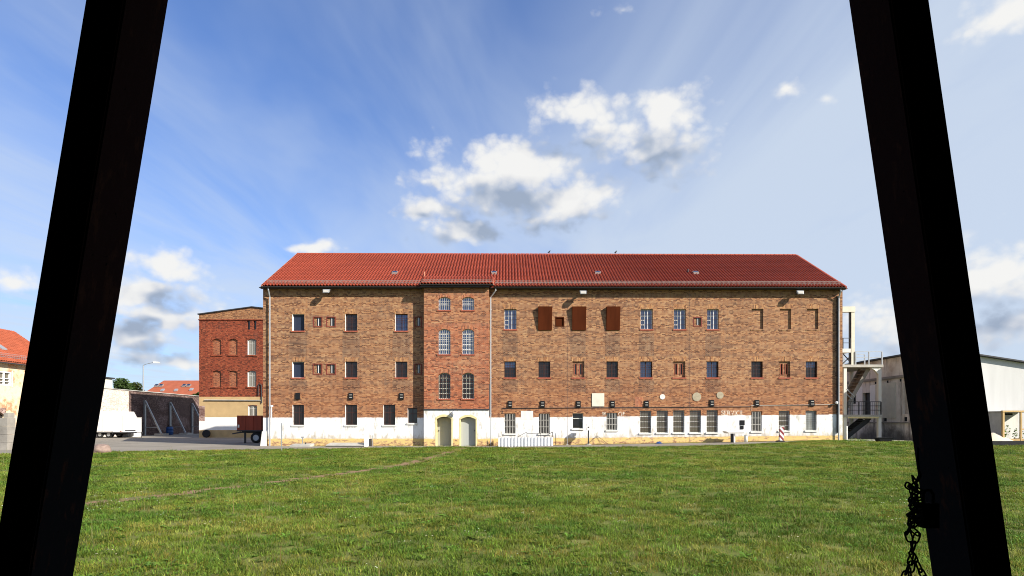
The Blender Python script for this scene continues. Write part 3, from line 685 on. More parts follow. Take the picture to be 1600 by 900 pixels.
def window(h, y, kind, base):
    """h hole, y front plane of the wall there"""
    a, b, za, zb, rs = h[:5]; dz = zb - za
    if kind == 'board':
        w = frame_mb(h, y + .17, .03).build('window', 'white', B); quadpane(h, y + .2, 'pane', 'bluegrey_panel', w)
    elif kind in ('bars', 'bars_blue', 'bars_half', 'bars_low', 'black', 'black2'):
        w = frame_mb(h, y + .17, .04, mull=(.5,) if kind != 'black2' else (), trans=(.62,) if kind != 'black2' else (.66,)).build('window', 'white_dirty' if kind == 'black2' else 'bar_rust', B)
        quadpane(h, y + .20, 'pane', {'bars_blue': 'glass_blue', 'bars_half': 'glass_dark'}.get(kind, 'glass_dark'), w)
        if kind == 'bars_half': MB().box(a + .05, b - .05, y + .19, y + .198, za + dz * .62, zb - .05).build('upper_pane', 'glass_blue', w)
        if kind not in ('black', 'black2'): grille(h, y + .09, 6, 4 if kind == 'bars_low' else 3, .0075, 'bar_rust', w)
    elif kind == 'casement':
        w = frame_mb(h, y + .15, .05, mull=(.36, .62), trans=(.68,)).build('window', 'white', B)
        for f in (.22, .45): MB().box(a + .05, a + (b - a) * .36, y + .14, y + .16, za + dz * f, za + dz * f + .04).build('glazing_bar', 'white', w)
        quadpane(h, y + .19, 'pane', 'glass_blue', w); grille(h, y + .07, 5, 3, .006, 'bar_rust', w)
    elif kind == 'rust':
        w = frame_mb(h, y + .17, .05).build('window', 'bar_rust', B); quadpane(h, y + .2, 'pane', 'glass_dark', w)
        e = .10; t0, t1 = .26, .05; z0, z1 = za - .10, zb + .18   # hopper screen leaning out at the top
        mb = MB()
        mb.hexa([(a - e, y - t1 - .012, z0), (b + e, y - t1 - .012, z0), (b + e, y - t1, z0), (a - e, y - t1, z0), (a - e, y - t0 - .012, z1), (b + e, y - t0 - .012, z1), (b + e, y - t0, z1), (a - e, y - t0, z1)])
        for x in (a - e, b + e - .012):
            mb.add([(x, y - t1, z0), (x, y - .003, z0), (x, y - .003, z1), (x, y - t0, z1), (x + .012, y - t1, z0), (x + .012, y - .003, z0), (x + .012, y - .003, z1), (x + .012, y - t0, z1)], [(0, 1, 2, 3), (7, 6, 5, 4), (0, 4, 5, 1), (1, 5, 6, 2), (2, 6, 7, 3), (3, 7, 4, 0)])
        mb.build('screen', 'rust', w)
    elif kind in ('small', 'small_rust'):
        t = .055; mb = MB(); o = .02
        mb.box(a - t, a, y - o, y + .05, za - t, zb + t).box(b, b + t, y - o, y + .05, za - t, zb + t).box(a, b, y - o, y + .05, za - t, za).box(a, b, y - o, y + .05, zb, zb + t)
        w = mb.build('window', 'redpaint' if kind == 'small' else 'rust', B)
        if kind == 'small':
            MB().box(a, a + (b - a) * .36, y + .07, y + .09, za, zb).box(a + (b - a) * .82, b, y + .07, y + .09, za, zb).box(a + (b - a) * .36, a + (b - a) * .82, y + .07, y + .09, za, za + .05).build('blocking', 'niche', w)
            MB().box(a + (b - a) * .36, a + (b - a) * .82, y + .083, y + .095, za + .05, zb).build('pane', 'glass_dark', w)
            MB().box(a + (b - a) * .54, a + (b - a) * .60, y + .06, y + .08, za + .05, zb).build('glazing_bar', 'white', w)
        else: MB().box(a, b, y + .05, y + .08, za, zb).build('shutter', 'rust', w)
    elif kind == 'blind':
        w = MB().box(a + .003, b - .003, y + .115, y + .2, za, zb).build('blind_window', 'niche', B)
    elif kind == 'slit':
        mb = MB(); sl = [(.20, .36), (.64, .80)]; zz0, zz1 = za + dz * .2, za + dz * .84
        wall(mb, a, b, za, zb, y + .12, [(a + (b - a) * p, a + (b - a) * q, zz0, zz1, 0) for p, q in sl], .12)
        w = mb.build('window', 'niche', B)
        mb = MB(); 
        for p, q in sl:
            xa, xb = a + (b - a) * p, a + (b - a) * q
            mb.box(xa - .045, xa, y + .10, y + .118, zz0 - .03, zz1 + .03).box(xb, xb + .045, y + .10, y + .118, zz0 - .03, zz1 + .03)
        mb.build('slit_frame', 'sill', w)
        MB().box(a + .02, b - .02, y + .22, y + .24, za, zb).build('pane', 'glass_dark', w)
    elif kind == 'grey':
        w = frame_mb(h, y + .17, .04).build('window', 'white_dirty', B); quadpane(h, y + .2, 'pane', 'glass_dark', w)
        grille(h, y + .06, 6, 2, .017, 'bar_grey', w)
    elif kind == 'dusty':
        w = frame_mb(h, y + .12, .04, trans=(.26, .5, .74), tm=.045).build('window', 'white_dirty', B); quadpane(h, y + .14, 'pane', 'glass_dusty', w)
        grille(h, y + .08, 6, 9, .007, 'bar_rust', w)
    elif kind == 'whitewash':
        w = frame_mb(h, y + .14, .04).build('window', 'bar_grey', B); quadpane(h, y + .16, 'pane', 'glass_white', w); grille(h, y + .1, 7, 8, .006, 'bar_rust', w)
    else:
        tall = kind != 'bay_small'
        w = frame_mb(h, y + .14, .05, mull=(.5,) if not tall else (.36, .64), trans=(.5,) if not tall else (.60, .2, .4, .8), tm=.04 if not tall else .03).build('window', 'white' if kind != 'bay_tall2' else 'cream', B)
        quadpane(h, y + .17, 'pane', 'glass_dark' if kind == 'bay_tall2' else 'glass_blue', w); grille(h, y + .06, 5, 2 if not tall else 5, .009, 'bar_grey' if kind != 'bay_tall2' else 'bar_rust', w)
    if kind in ('bars', 'bars_blue', 'bars_half', 'board', 'casement', 'slit', 'bay_small', 'bay_tall', 'bay_tall2'):
        MB().box(a - .07, b + .05, y - .05, y + .13, za - .085, za + .006).build('sill', 'sill', w)
    if kind == 'blind': MB().box(a - .05, b + .05, y - .035, y + .11, za - .09, za + .005).build('sill', 'niche', w)
    if kind in ('bars_low', 'black', 'grey', 'dusty', 'whitewash', 'black2'):
        MB().box(a - .07, b + .05, y - .07, y + .13, za - .10, za + .006).build('sill', 'white_dirty', w)
    if kind in ('board', 'bars', 'bars_blue', 'bars_half', 'casement', 'slit', 'blind', 'rust') :
        MB().prism([(a - .02, zb + .003), (b + .02, zb + .003), (b + .13, zb + .33), (a - .13, zb + .33)], y - .004, y + .02).build('lintel', 'lintel', w)
    if kind in ('bay_tall', 'bay_tall2', 'bay_small'):
        mb = MB(); ar = arc(a - .02, b + .02, zb - rs, rs); hh = .26 if kind != 'bay_small' else .2
        m = (a + b) / 2
        for p, q in zip(ar[:-1], ar[1:]):
            P = (m + (p[0] - m) * 1.12, p[1] + hh); Q = (m + (q[0] - m) * 1.12, q[1] + hh)
            mb.hexa([(p[0], y - .004, p[1] + .003), (q[0], y - .004, q[1] + .003), (q[0], y + .02, q[1] + .003), (p[0], y + .02, p[1] + .003), (P[0], y - .004, P[1]), (Q[0], y - .004, Q[1]), (Q[0], y + .02, Q[1]), (P[0], y + .02, P[1])])
        mb.build('lintel', 'lintel_red', w)
for h, k in left_w + right_w: window(h, 0, k, B)
for h, k in bay_w: window(h, BD, k, B)
# left reveals of these window openings get a plain white lining
for h, k in left_w:
    if k in ('board', 'bars_low', 'bars', 'bars_blue', 'black'):
        a, b, za, zb = h[:4]; MB().box(a + .002, a + .012, .004, .17, za + .01, zb - .01).build('reveal_lining', 'white', B)
# doors
for h, dd, mat, nm in ((doors[0], .62, 'doorgrey', 0), (doors[1], .40, 'doorpale', 1)):
    a, b, za, zb, rs = h; y = BD
    ar = arc(a, b, zb - rs, rs); w = .17
    mb = MB()                                          # yellow surround, slightly proud, and lining
    for x0, x1 in ((a - .02, a + .075), (b - .075, b + .02)): mb.box(x0, x1, y - .012, y + dd - .02, za, zb - rs - .001)
    for p, q in zip(ar[:-1], ar[1:]):
        mb.hexa([(p[0], y - .012, p[1] - .11), (q[0], y - .012, q[1] - .11), (q[0], y + dd - .02, q[1] - .11), (p[0], y + dd - .02, p[1] - .11), (p[0], y - .012, p[1] + .05), (q[0], y - .012, q[1] + .05), (q[0], y + dd - .02, q[1] + .05), (p[0], y + dd - .02, p[1] + .05)])
    mb.build('door_surround', 'yplaster', B)
    d = MB().box(a + .08, b - .08, y + dd - .08, y + dd - .03, za + .02, zb - .16).build('door', mat, B)
    MB().box(a + .13 if nm == 0 else b - .2, a + .2 if nm == 0 else b - .13, y + dd - .13, y + dd - .081, za + 1.0, za + 1.06).build('handle', 'darksteel', d)
    MB().box(a, b, y + .02, y + dd + .2, za - .2, za + .015).build('threshold', 'concrete', B)
    MB().box(a - .05, b + .05, y + dd, y + dd + .02, za, zb).build('door_backing', 'interior', B)
# ---- roof
EZ, EY = 10.72, -.48
gL, gR = S(408.5, EY), S(1321, EY)
def tiles(s0, s1, y0, z0, y1, z1, rows, tw=.215):
    mb = MB(); n = int(round((s1 - s0) / tw)); tw = (s1 - s0) / n
    prof = [(0, .0), (.16, .062), (.44, .09), (.75, .038)]
    px = [(s0 + (i + f) * tw, hgt) for i in range(n) for f, hgt in prof] + [(s1, 0)]
    L = Vector((0, y1 - y0, z1 - z0)); nrm = Vector((0, -(z1 - z0), y1 - y0)).normalized(); m = len(px)
    for r in range(rows):
        f0 = r / rows - (.1 / rows if r else 0); f1 = (r + 1) / rows
        for k, (f, lift) in enumerate(((f0, .05), (f1, .012))):
            p = Vector((0, y0, z0)) + L * f
            mb.v += [(x, p.y + nrm.y * (h + lift), p.z + nrm.z * (h + lift)) for x, h in px]
        o = r * 3 * m; p = Vector((0, y0, z0)) + L * f0
        mb.v += [(x, p.y + nrm.y * (h - .0), p.z + nrm.z * (h - .0)) for x, h in px]
        for i in range(m - 1):
            mb.f.append((o + i, o + i + 1, o + m + i + 1, o + m + i)); mb.f.append((o + 2 * m + i, o + 2 * m + i + 1, o + i + 1, o + i))
    mb.mi = [0] * len(mb.f); return mb
RY = BW / 2
roof = MB().hexa([(gL, EY, EZ - .05), (gR, EY, EZ - .05), (gR, RY, RZ - .06), (gL, RY, RZ - .06), (gL, EY, EZ - .02), (gR, EY, EZ - .02), (gR, RY, RZ - .02), (gL, RY, RZ - .02)])
roof.hexa([(gL, RY, RZ - .06), (gR, RY, RZ - .06), (gR, BW - EY, EZ - .05), (gL, BW - EY, EZ - .05), (gL, RY, RZ - .02), (gR, RY, RZ - .02), (gR, BW - EY, EZ - .02), (gL, BW - EY, EZ - .02)])
RO = roof.build('roof', 'ridge', B)
tag(tiles(gL, gR, EY, EZ, RY, RZ, 24).build('front_tiles', 'tile', RO), kind='stuff')
tag(tiles(gL, gR, BW - EY, EZ, RY, RZ, 24).build('rear_tiles', 'tile', RO), kind='stuff')
mb = MB(); n = 112
for i in range(n):
    x0 = gL + (gR - gL) * i / n; x1 = gL + (gR - gL) * (i + 1) / n
    mb.tube([(x0 + .003, RY, RZ + .02), (x1 - .02, RY, RZ + .025)], [.125, .11], 8)
tag(mb.build('ridge_tiles', 'ridge', RO), kind='stuff')
for s, sg in ((gL, 1), (gR, -1)):
    MB().hexa([(s - .03, EY - .02, EZ - .10), (s + .09, EY - .02, EZ - .10), (s + .09, RY, RZ - .06), (s - .03, RY, RZ - .06), (s - .03, EY - .02, EZ + .07), (s + .09, EY - .02, EZ + .07), (s + .09, RY, RZ + .10), (s - .03, RY, RZ + .10)]).build('verge_tiles', 'verge' if sg == 1 else 'ridge', RO)
# flared roof over the stair bay
b0, b1 = S(657, BD - .36), S(771, BD - .36); fy0, fz0, fy1 = BD - .36, 10.78, 1.05
fz1 = EZ + (RZ - EZ) * (fy1 - EY) / (RY - EY) + .10
FR = MB().hexa([(b0, fy0, fz0 - .06), (b1, fy0, fz0 - .06), (b1, fy1, fz1 - .07), (b0, fy1, fz1 - .07), (b0, fy0, fz0 - .02), (b1, fy0, fz0 - .02), (b1, fy1, fz1 - .03), (b0, fy1, fz1 - .03)]).build('bay_roof', 'ridge', B)
tag(tiles(b0, b1, fy0, fz0, fy1, fz1, 6).build('bay_tiles', 'tile', FR), kind='stuff')
for x in (b0, b1): MB().add([(x - .02, fy0, fz0 - .06), (x + .02, fy0, fz0 - .06), (x + .02, fy1, fz1), (x - .02, fy1, fz1), (x - .02, fy1, fz1 - .5), (x + .02, fy1, fz1 - .5), (x - .02, fy0, fz0 + .07), (x + .02, fy0, fz0 + .07)], [(0, 6, 3, 4), (1, 5, 2, 7), (6, 7, 2, 3), (0, 1, 7, 6), (0, 4, 5, 1)]).build('bay_verge', 'verge', FR)
# eaves: soffit, gutter
MB().box(sL - .1, bL - .2, EY + .02, -.004, EZ - .10, EZ - .055).box(bR + .05, sR + .1, EY + .02, -.004, EZ - .10, EZ - .055).box(bL - .19, bR + .04, BD - .34, BD - .004, EZ - .12, EZ - .05).build('soffit', 'darksteel', B)
def gutter(x0, x1, y, z):
    mb = MB(); n = 6
    pr = [(y - .07 + .07 * (1 - math.cos(math.pi * k / n)) - 0, z - .07 * math.sin(math.pi * k / n)) for k in range(n + 1)]
    for (ya, za), (yb, zb) in zip(pr[:-1], pr[1:]): mb.quad((x0, ya, za), (x1, ya, za), (x1, yb, zb), (x0, yb, zb))
    for x in (x0, x1): mb.add([(x, yy, zz) for yy, zz in pr], [tuple(range(n + 1))])
    return mb
for x0, x1, y, z in ((gL - .02, b0 - .02, EY - .04, EZ - .03), (b1 + .02, gR + .02, EY - .04, EZ - .03), (b0, b1, fy0 - .04, fz0 - .03)): gutter(x0, x1, y, z).build('gutter', 'darksteel', B)
# snow guards: a low grid standing on the slope above the eave
def snow_guard(x0, x1, y, z, hgt=.24):
    mb = MB()
    for f in (.15, .55, 1.0): mb.box(x0, x1, y - .008, y + .008, z + hgt * f - .012, z + hgt * f + .012)
    n = int((x1 - x0) / .085)
    for i in range(n): x = x0 + (x1 - x0) * i / n; mb.box(x - .008, x + .008, y - .006, y + .006, z + .03, z + hgt)
    for i in range(int((x1 - x0) / 1.2) + 1):
        x = x0 + .1 + i * 1.2
        if x < x1: mb.bar((x, y + .02, z + hgt), (x, y + .32, z + .18), .02)
    return mb
k = (RZ - EZ) / (RY - EY)
for x0, x1, y, z in ((S(420), b0 - .1, EY + .28, EZ + .28 * k + .05), (b1 + .1, S(1311), EY + .28, EZ + .28 * k + .05), (b0 + .05, b1 - .05, fy0 + .22, fz0 + .10)):
    snow_guard(x0, x1, y, z).build('snow_guard', 'guard', RO)
def onroof(px, py):                                   # front slope point at a pixel
    for i in range(0, 700):
        y = EY + i * .01; z = EZ + (y - EY) * k
        if Zf(py, px, y) <= z: return S(px, y), y, z
for px in (617, 772, 934, 1087):
    s, y, z = onroof(px, 429)
    hb = MB().hexa([(s - .2, y - .16, z - .03), (s + .2, y - .16, z - .03), (s + .2, y + .16, z + .16), (s - .2, y + .16, z + .16), (s - .2, y - .16, z + .13), (s + .2, y - .16, z + .13), (s + .2, y + .16, z + .29), (s - .2, y + .16, z + .29)]).build('roof_hatch', 'guard', RO)
    MB().hexa([(s - .15, y - .13, z + .15), (s + .15, y - .13, z + .15), (s + .15, y + .13, z + .28), (s - .15, y + .13, z + .28), (s - .15, y - .13, z + .165), (s + .15, y - .13, z + .165), (s + .15, y + .13, z + .295), (s - .15, y + .13, z + .295)]).build('pane', 'glass_blue', hb)
s, y, z = onroof(663, 434); MB().tube([(s, y, z), (s, y, z + .42)], .05, 8).build('vent_pipe', 'verge', RO)
s, y, z = onroof(1075, 427); MB().tube([(s, y, z), (s, y, z + .3)], .05, 8).build('vent_pipe', 'darksteel', RO)
# downpipes
def downpipe(px, d, zt, zb, swan):
    s = S(px, d); mb = MB(); mb.tube([(s + swan, d - .25, zt + .02), (s + swan, d - .25, zt - .2), (s, d, zt - .62), (s, d, zb)], .05, 8)
    for z in (2.2, 4.6, 7.0, 9.2): mb.tube([(s, d, z), (s, d, z + .05)], .068, 8); mb.box(s - .012, s + .012, d, -.002, z + .01, z + .04)
    return mb.build('downpipe', 'zinc', B, smooth=False)
downpipe(421.5, -.17, EZ - .05, 0.0, 0); downpipe(766.5, -.17, EZ - .05, 0.0, .35); downpipe(1310.5, -.17, EZ - .05, .38, 0)
MB().box(sR - .42, sR - .30, -.14, -.003, .9, EZ - .5).build('dark_wall_strip', 'darksteel', B)  # dark upright strip beside the right downpipe
MB().tube([(S(764.5, -.3), -.3, 2.0), (S(764.5, -.3), -.3, 4.2)], .045, 8).build('standpipe', 'darksteel', B)
# lightning conductors
for px in (887, 1077.5): s = S(px); MB().tube([(s, -.02, EZ - .1), (s, -.02, .3)], .006, 5).build('lightning_conductor', 'guard', B)
# floodlights on brackets at the eaves
def floodlight(px, py, d, mat='zinc'):
    s = S(px, d); z = Zf(py, px, d); 
    br = MB().bar((s, -.003, z + .14), (s, d + .08, z + .10), .07, .05).bar((s, -.003, z - .02), (s, d + .1, z + .08), .05).build('lamp_bracket', 'darksteel', B)
    MB().hexa([(s - .20, d - .14, z - .13), (s + .20, d - .14, z - .13), (s + .20, d + .12, z - .02), (s - .20, d + .12, z - .02), (s - .22, d - .08, z + .10), (s + .22, d - .08, z + .10), (s + .22, d + .15, z + .16), (s - .22, d + .15, z + .16)]).build('floodlight', mat, br)
    MB().hexa([(s - .17, d - .155, z - .10), (s + .17, d - .155, z - .10), (s + .17, d - .142, z - .10), (s - .17, d - .142, z - .10), (s - .18, d - .105, z + .075), (s + .18, d - .105, z + .075), (s + .18, d - .092, z + .075), (s - .18, d - .092, z + .075)]).build('lamp_glass', 'bar_grey', br)
floodlight(510, 455, -.62); floodlight(911, 457, -.66); floodlight(1250, 457, -.6)
s = S(709, BD - .2); z = Zf(645, 709, BD)
br = MB().bar((s, BD - .003, z + .12), (s, BD - .22, z + .10), .05).build('lamp_bracket', 'zinc', B)
MB().lathe([(.16, -.12), (.12, .02), (.05, .08), (.02, .10)], (s, BD - .22, z), 12).build('lamp_shade', 'white', br, smooth=True)
# vent boxes
for px, py in ((465.5, 619), (548.5, 619), (627.5, 619), (797, 631.5), (847.7, 631.5), (903.8, 631.5), (957, 631), (1010, 631), (1112, 630), (1182.5, 630), (1268.5, 629.5)):
    s = S(px); z = Zf(py, px); v = MB().hexa([(s - .15, -.10, z - .22), (s + .15, -.10, z - .22), (s + .15, -.002, z - .22), (s - .15, -.002, z - .22), (s - .15, -.06, z + .22), (s + .15, -.06, z + .22), (s + .15, -.002, z + .22), (s - .15, -.002, z + .22)]).build('vent_box', 'black', B)
    if px > 500: 
        for dz in (.06, -.1): MB().box(s - .09, s + .09, -.108, -.07, z + dz, z + dz + .04).build('louvre', 'bar_grey', v)
# conduit above the ground floor windows
zc = lambda px, py: (S(px), -.03, Zf(py, px))
MB().tube([zc(785, 646), zc(785, 638), zc(1172.5, 635.5)], .022, 6).build('conduit', 'darksteel', B)
MB().tube([zc(1173.5, 641), zc(1173.5, 633.8), zc(1304, 632.2)], .020, 6).build('conduit', 'concrete', B)
s, _, z = zc(1304.5, 629.5); MB().lathe([(.05, -.09), (.09, -.02), (.08, .07), (.02, .1)], (s, -.22, z), 10).box(s - .02, s + .02, -.16, -.003, z - .02, z + .02).build('wall_lamp', 'white', B)
# plaster patches, plaques
def patch(x0, x1, y0, y1, mat, t=.02, name='plaster_patch'):
    c = (x0 + x1) / 2; return MB().box(S(x0), S(x1), -t, -.001, Zf(y1, c), Zf(y0, c)).build(name, mat, B)
patch(924.8, 944, 614.5, 635, 'cream', .05, 'wall_panel'); patch(814, 833, 642, 656, 'white_dirty', .012); patch(992.5, 1005, 620, 635.5, M['lintel_red'], .006)
def disc(px, py, r, mat): MB().lathe([(r * .99, 0), (r, .03)], (0, 0, 0), 18).build('wall_disc', mat, B).matrix_local = Matrix.Translation((S(px), -.002, Zf(py, px))) @ Matrix.Rotation(R(90), 4, 'X')
disc(1035, 620, .18, 'white_dirty'); disc(1088.6, 620, .30, 'discgrey'); disc(1125, 617.5, .24, 'discgrey')
for px, py, w in ((1159.5, 660.5, .17), (1159, 668, .12)): MB().box(S(px) - w, S(px) + w, -.03, -.002, Zf(py, px) - w, Zf(py, px) + w).build('wall_plate', 'black', B)
def lettering(txt, px0, px1, py0, py1):
    cu = bpy.data.curves.new('t', 'FONT'); cu.body = txt; cu.size = 1; ob = bpy.data.objects.new('t', cu); COL.objects.link(ob)
    dg = bpy.context.evaluated_depsgraph_get(); me = bpy.data.meshes.new_from_object(ob.evaluated_get(dg)); bpy.data.objects.remove(ob)
    vs = [v.co.copy() for v in me.vertices]; x0 = min(v.x for v in vs); x1 = max(v.x for v in vs); y0 = min(v.y for v in vs); y1 = max(v.y for v in vs)
    c = (px0 + px1) / 2; sa, sb, za, zb = S(px0), S(px1), Zf(py1, c), Zf(py0, c)
    for v in me.vertices: v.co = (sa + (v.co.x - x0) / (x1 - x0) * (sb - sa), -.006, za + (v.co.y - y0) / (y1 - y0) * (zb - za))
    me.materials.clear(); me.materials.append(M['letter']); link('painted_lettering', me, B)
lettering('SERVICE', 1127, 1161, 641.5, 649); lettering('W', 940.5, 946.8, 643.5, 650); lettering('OF', 966, 976.3, 643.5, 650)
# foot of the wall: white corner buttress, vent pipe with cap
MB().hexa([(sL - .12, -.22, -.1), (sL + .28, -.22, -.1), (sL + .28, -.003, -.1), (sL - .12, -.003, -.1), (sL - .02, -.12, 1.0), (sL + .26, -.12, 1.0), (sL + .26, -.003, 1.0), (sL - .02, -.003, 1.0)]).build('corner_buttress', 'white_dirty', B)
s = S(425.5); MB().tube([(s, -.12, .5), (s, -.12, Zf(636, 425))], .03, 6).lathe([(.03, 0), (.10, .02), (.10, .10), (.05, .13)], (s, -.12, Zf(636, 425)), 10).build('vent_pipe', 'white', B)

# ------------------------------------------------------------------ birds on the ridge
for px, lab in ((858, 'left of the two small dark birds perched on the roof ridge'), (962, 'right of the two small dark birds perched on the roof ridge')):
    s = S(px, RY); p = wpos(s, RY, RZ + .14)
    mb = MB(); mb.tube([(-.20, 0, .05), (-.10, 0, .10), (0, 0, .16), (.07, 0, .24), (.10, 0, .30), (.14, 0, .32), (.19, 0, .31)], [.012, .05, .085, .065, .045, .04, .006], 8)
    mb.tube([(0, -.02, .1), (0, -.02, 0)], .008, 5).tube([(0, .02, .1), (0, .02, 0)], .008, 5)
    tag(mb.build('bird', 'feather', None, True, p, R(25)), lab, 'bird', 'birds on the roof ridge').scale = (.7, .7, .7)

# ------------------------------------------------------------------ small things in front of the block
def front(px, d): s = S(px, d); x, y, _ = wpos(s, d); return x, y
def g3(px, Y): x = at(px, Y); return (x, Y, gz(x, Y))
t = thing('steel_pole', 'thin bare grey steel pole standing at the lawn edge', 'pole', g3(440, 34.4)); MB().tube([(0, 0, 0), (0, 0, 1.57)], .03, 8).build('shaft', 'steel', t); MB().lathe([(.10, 0), (.10, .02), (.03, .03)], n=10).build('base_plate', 'steel', t)
x, y = front(472, -1.0); t = thing('manhole_slab', 'square concrete slab with pipe below the leftmost barred window', 'slab', (x, y, .006)); MB().hexa([(-.70, -.35, 0), (.62, -.35, 0), (.70, .35, 0), (-.62, .35, 0), (-.70, -.35, .09), (.62, -.35, .11), (.70, .35, .20), (-.62, .35, .18)]).build('slab', 'concrete', t)
MB().tube([(0, .1, .1), (0, .1, .62)], .035, 8).tube([(-.10, .1, .62), (.10, .1, .62)], .035, 8).build('pipe', 'steel', t); MB().lathe([(.05, 0), (.05, .12), (.02, .13)], (.2, .1, .14), 8).build('stub', 'darksteel', t)
x, y = front(542, -.9); t = thing('light_well_cover', 'long low concrete cover slab with a white end pier', 'slab', (x, y, .006))
MB().box(-1.3, 1.22, -.32, .32, 0, .05).build('edge', 'darksteel', t); MB().hexa([(-1.3, -.36, .05), (1.2, -.36, .05), (1.2, .36, .05), (-1.2, .36, .05), (-1.3, -.36, .10), (1.2, -.36, .10), (1.2, .36, .24), (-1.2, .36, .24)]).build('slab', 'concrete', t); MB().box(1.23, 1.40, -.36, .5, 0, .55).build('pier', 'white', t)
x, y = front(578.3, -.6); t = thing('standpipe_box', 'small dark blue box beside the white pier at the wall foot', 'box', (x, y, .006)); MB().box(-.09, .09, -.12, .12, 0, .5).build('body', 'darksteel', t); MB().tube([(.17, 0, 0), (.17, 0, .72)], .022, 6).build('pipe', 'steel', t)
# corrugated screen with railing round the light well
x, y = front(821.5, -1.15); t = thing('light_well_screen', 'low white corrugated screen with thin railing under two barred windows', 'screen', (x, y, .006), TH)
mb = MB(); n = 66; L = 3.62; pr = [(-L / 2 + L * i / n, .05 * (1 if (i // 2) % 2 else -1), ) for i in range(n + 1)]
for (xa, ya), (xb, yb) in zip(pr[:-1], pr[1:]):
    ha = .60 - .02 * 0; mb.quad((xa, ya, .0), (xb, yb, .0), (xb, yb, ha), (xa, ya, ha))
mb.build('corrugated_sheet', 'corrugated', t)
for px in (-1.78, 0.08, 1.0, 1.78): MB().tube([(px, .08, 0), (px, .08, .98 if px > 0 else .88)], .02, 6).build('post', 'darksteel', t)
MB().tube([(.08, .08, .86), (1.0, .08, .86)], .016, 6).tube([(1.0, .08, .96), (1.78, .08, .96)], .016, 6).tube([(-.7, .08, .55), (.08, .08, .96)], .016, 6).tube([(1.05, .08, .55), (1.78, .08, .96)], .016, 6).build('rail', 'darksteel', t)
MB().box(-L / 2, -L / 2 + .03, .06, .9, 0, .58).box(L / 2 - .03, L / 2, .06, .9, 0, .58).build('end_sheet', 'corrugated', t)
x, y = front(886.3, -.5); t = thing('marker_rod', 'thin upright grey rod against the white wall base', 'rod', (x, y, gz(x, y))); MB().tube([(0, 0, 0), (0, 0, 1.28)], .02, 6).build('rod', 'steel', t); MB().box(-.08, .08, -.08, .08, 0, .06).build('foot', 'concrete', t)
x, y = front(919.5, -.8); t = thing('ground_spotlight', 'two headed spotlight on a short post before the white wall', 'spotlight', (x, y, gz(x, y)))
MB().tube([(0, 0, 0), (0, 0, 1.20)], .045, 8).build('post', 'darksteel', t); MB().lathe([(.2, 0), (.2, .05), (.06, .08)], n=12).build('base', 'concrete', t)
for dx, z in ((.02, 1.08), (.06, 1.34)):
    lp = MB().hexa([(dx - .17, -.20, z - .10), (dx + .17, -.20, z - .10), (dx + .17, .14, z - .06), (dx - .17, .14, z - .06), (dx - .17, -.14, z + .06), (dx + .17, -.14, z + .06), (dx + .17, .16, z + .08), (dx - .17, .16, z + .08)]).build('lamp_head', 'white_dirty', t)
    MB().bar((0, 0, z - .16), (dx, 0, z - .08), .04).build('yoke', 'darksteel', lp)
x, y = front(934, -.35); tag(MB().tube([(-.5, .1, .18), (-.33, .24, .3), (-.02, .3, .58), (.2, .26, .44), (.42, .2, .26), (.7, .15, .05)], .012, 6).build('loose_cable', 'darksteel', None, True, (x, y, gz(x, y))), 'thin loose cable arching up beside the two headed spotlight', 'cable')
x, y = front(1029.5, -1.0)
mb = MB(); rg = random.Random(5); n = 9
mb.v = [((i / n - .5) * .46, (j / n - .5) * .5, .02 + .16 * max(0, 1 - ((i / n - .5) ** 2 + (j / n - .5) ** 2) * 5) * rg.uniform(.5, 1.2)) for j in range(n + 1) for i in range(n + 1)]
mb.f = [(j * (n + 1) + i, j * (n + 1) + i + 1, (j + 1) * (n + 1) + i + 1, (j + 1) * (n + 1) + i) for j in range(n) for i in range(n)]; mb.mi = [0] * len(mb.f)
tag(mb.build('crumpled_tarp', 'blue', None, False, (x, y, gz(x, y) + .008)), 'small crumpled blue tarp on the soil strip under dusty windows', 'tarp')
x, y = front(1143.5, -1.05); t = thing('wall_table', 'white slab table on a single dark leg under the SERVICE lettering', 'table', (x, y, gz(x, y)))
MB().hexa([(-.35, -.45, .60), (.62, -.45, .60), (.62, .45, .60), (-.35, .45, .60), (-.50, -.5, .74), (.66, -.5, .70), (.66, .5, .72), (-.50, .5, .78)]).build('top', 'white', t); MB().box(-.07, .05, -.06, .06, 0, .598).build('leg', 'darksteel', t); MB().box(.06, .12, -.3, .3, 0, .598).build('side_panel', 'white', t)
MB().prism([(-.42, .76), (0, .74), (0, 1.02)], .30, .34).build('upstand', 'white_dirty', t)
x, y = front(1165.5, -.9); t = thing('short_bollard', 'short pale grey bollard right of the white slab table', 'bollard', (x, y, gz(x, y))); MB().lathe([(.11, 0), (.11, .38), (.10, .41)], n=14).build('post', 'white_dirty', t, True); MB().lathe([(.115, 0), (.115, .04), (.05, .06)], (0, 0, .41), 14).build('cap', 'zinc', t)
x, y = front(1220.3, -1.7); t = thing('striped_bollard', 'red and white diagonally striped bollard on the path edge', 'bollard', (x, y, gz(x, y))); sh = MB().box(-.13, .13, -.09, .09, .03, .98).build('post', 'stripe', t); sh.rotation_euler = (0, R(3), 0); MB().hexa([(-.30, -.2, 0), (.2, -.2, 0), (.2, .2, 0), (-.30, .2, 0), (-.24, -.14, .10), (.15, -.14, .10), (.15, .14, .10), (-.24, .14, .10)]).build('base', 'tyre', t)
cp = MB().box(-.135, .135, -.095, .095, .98, 1.03).build('cap', 'white_dirty', t); cp.rotation_euler = (0, R(3), 0)

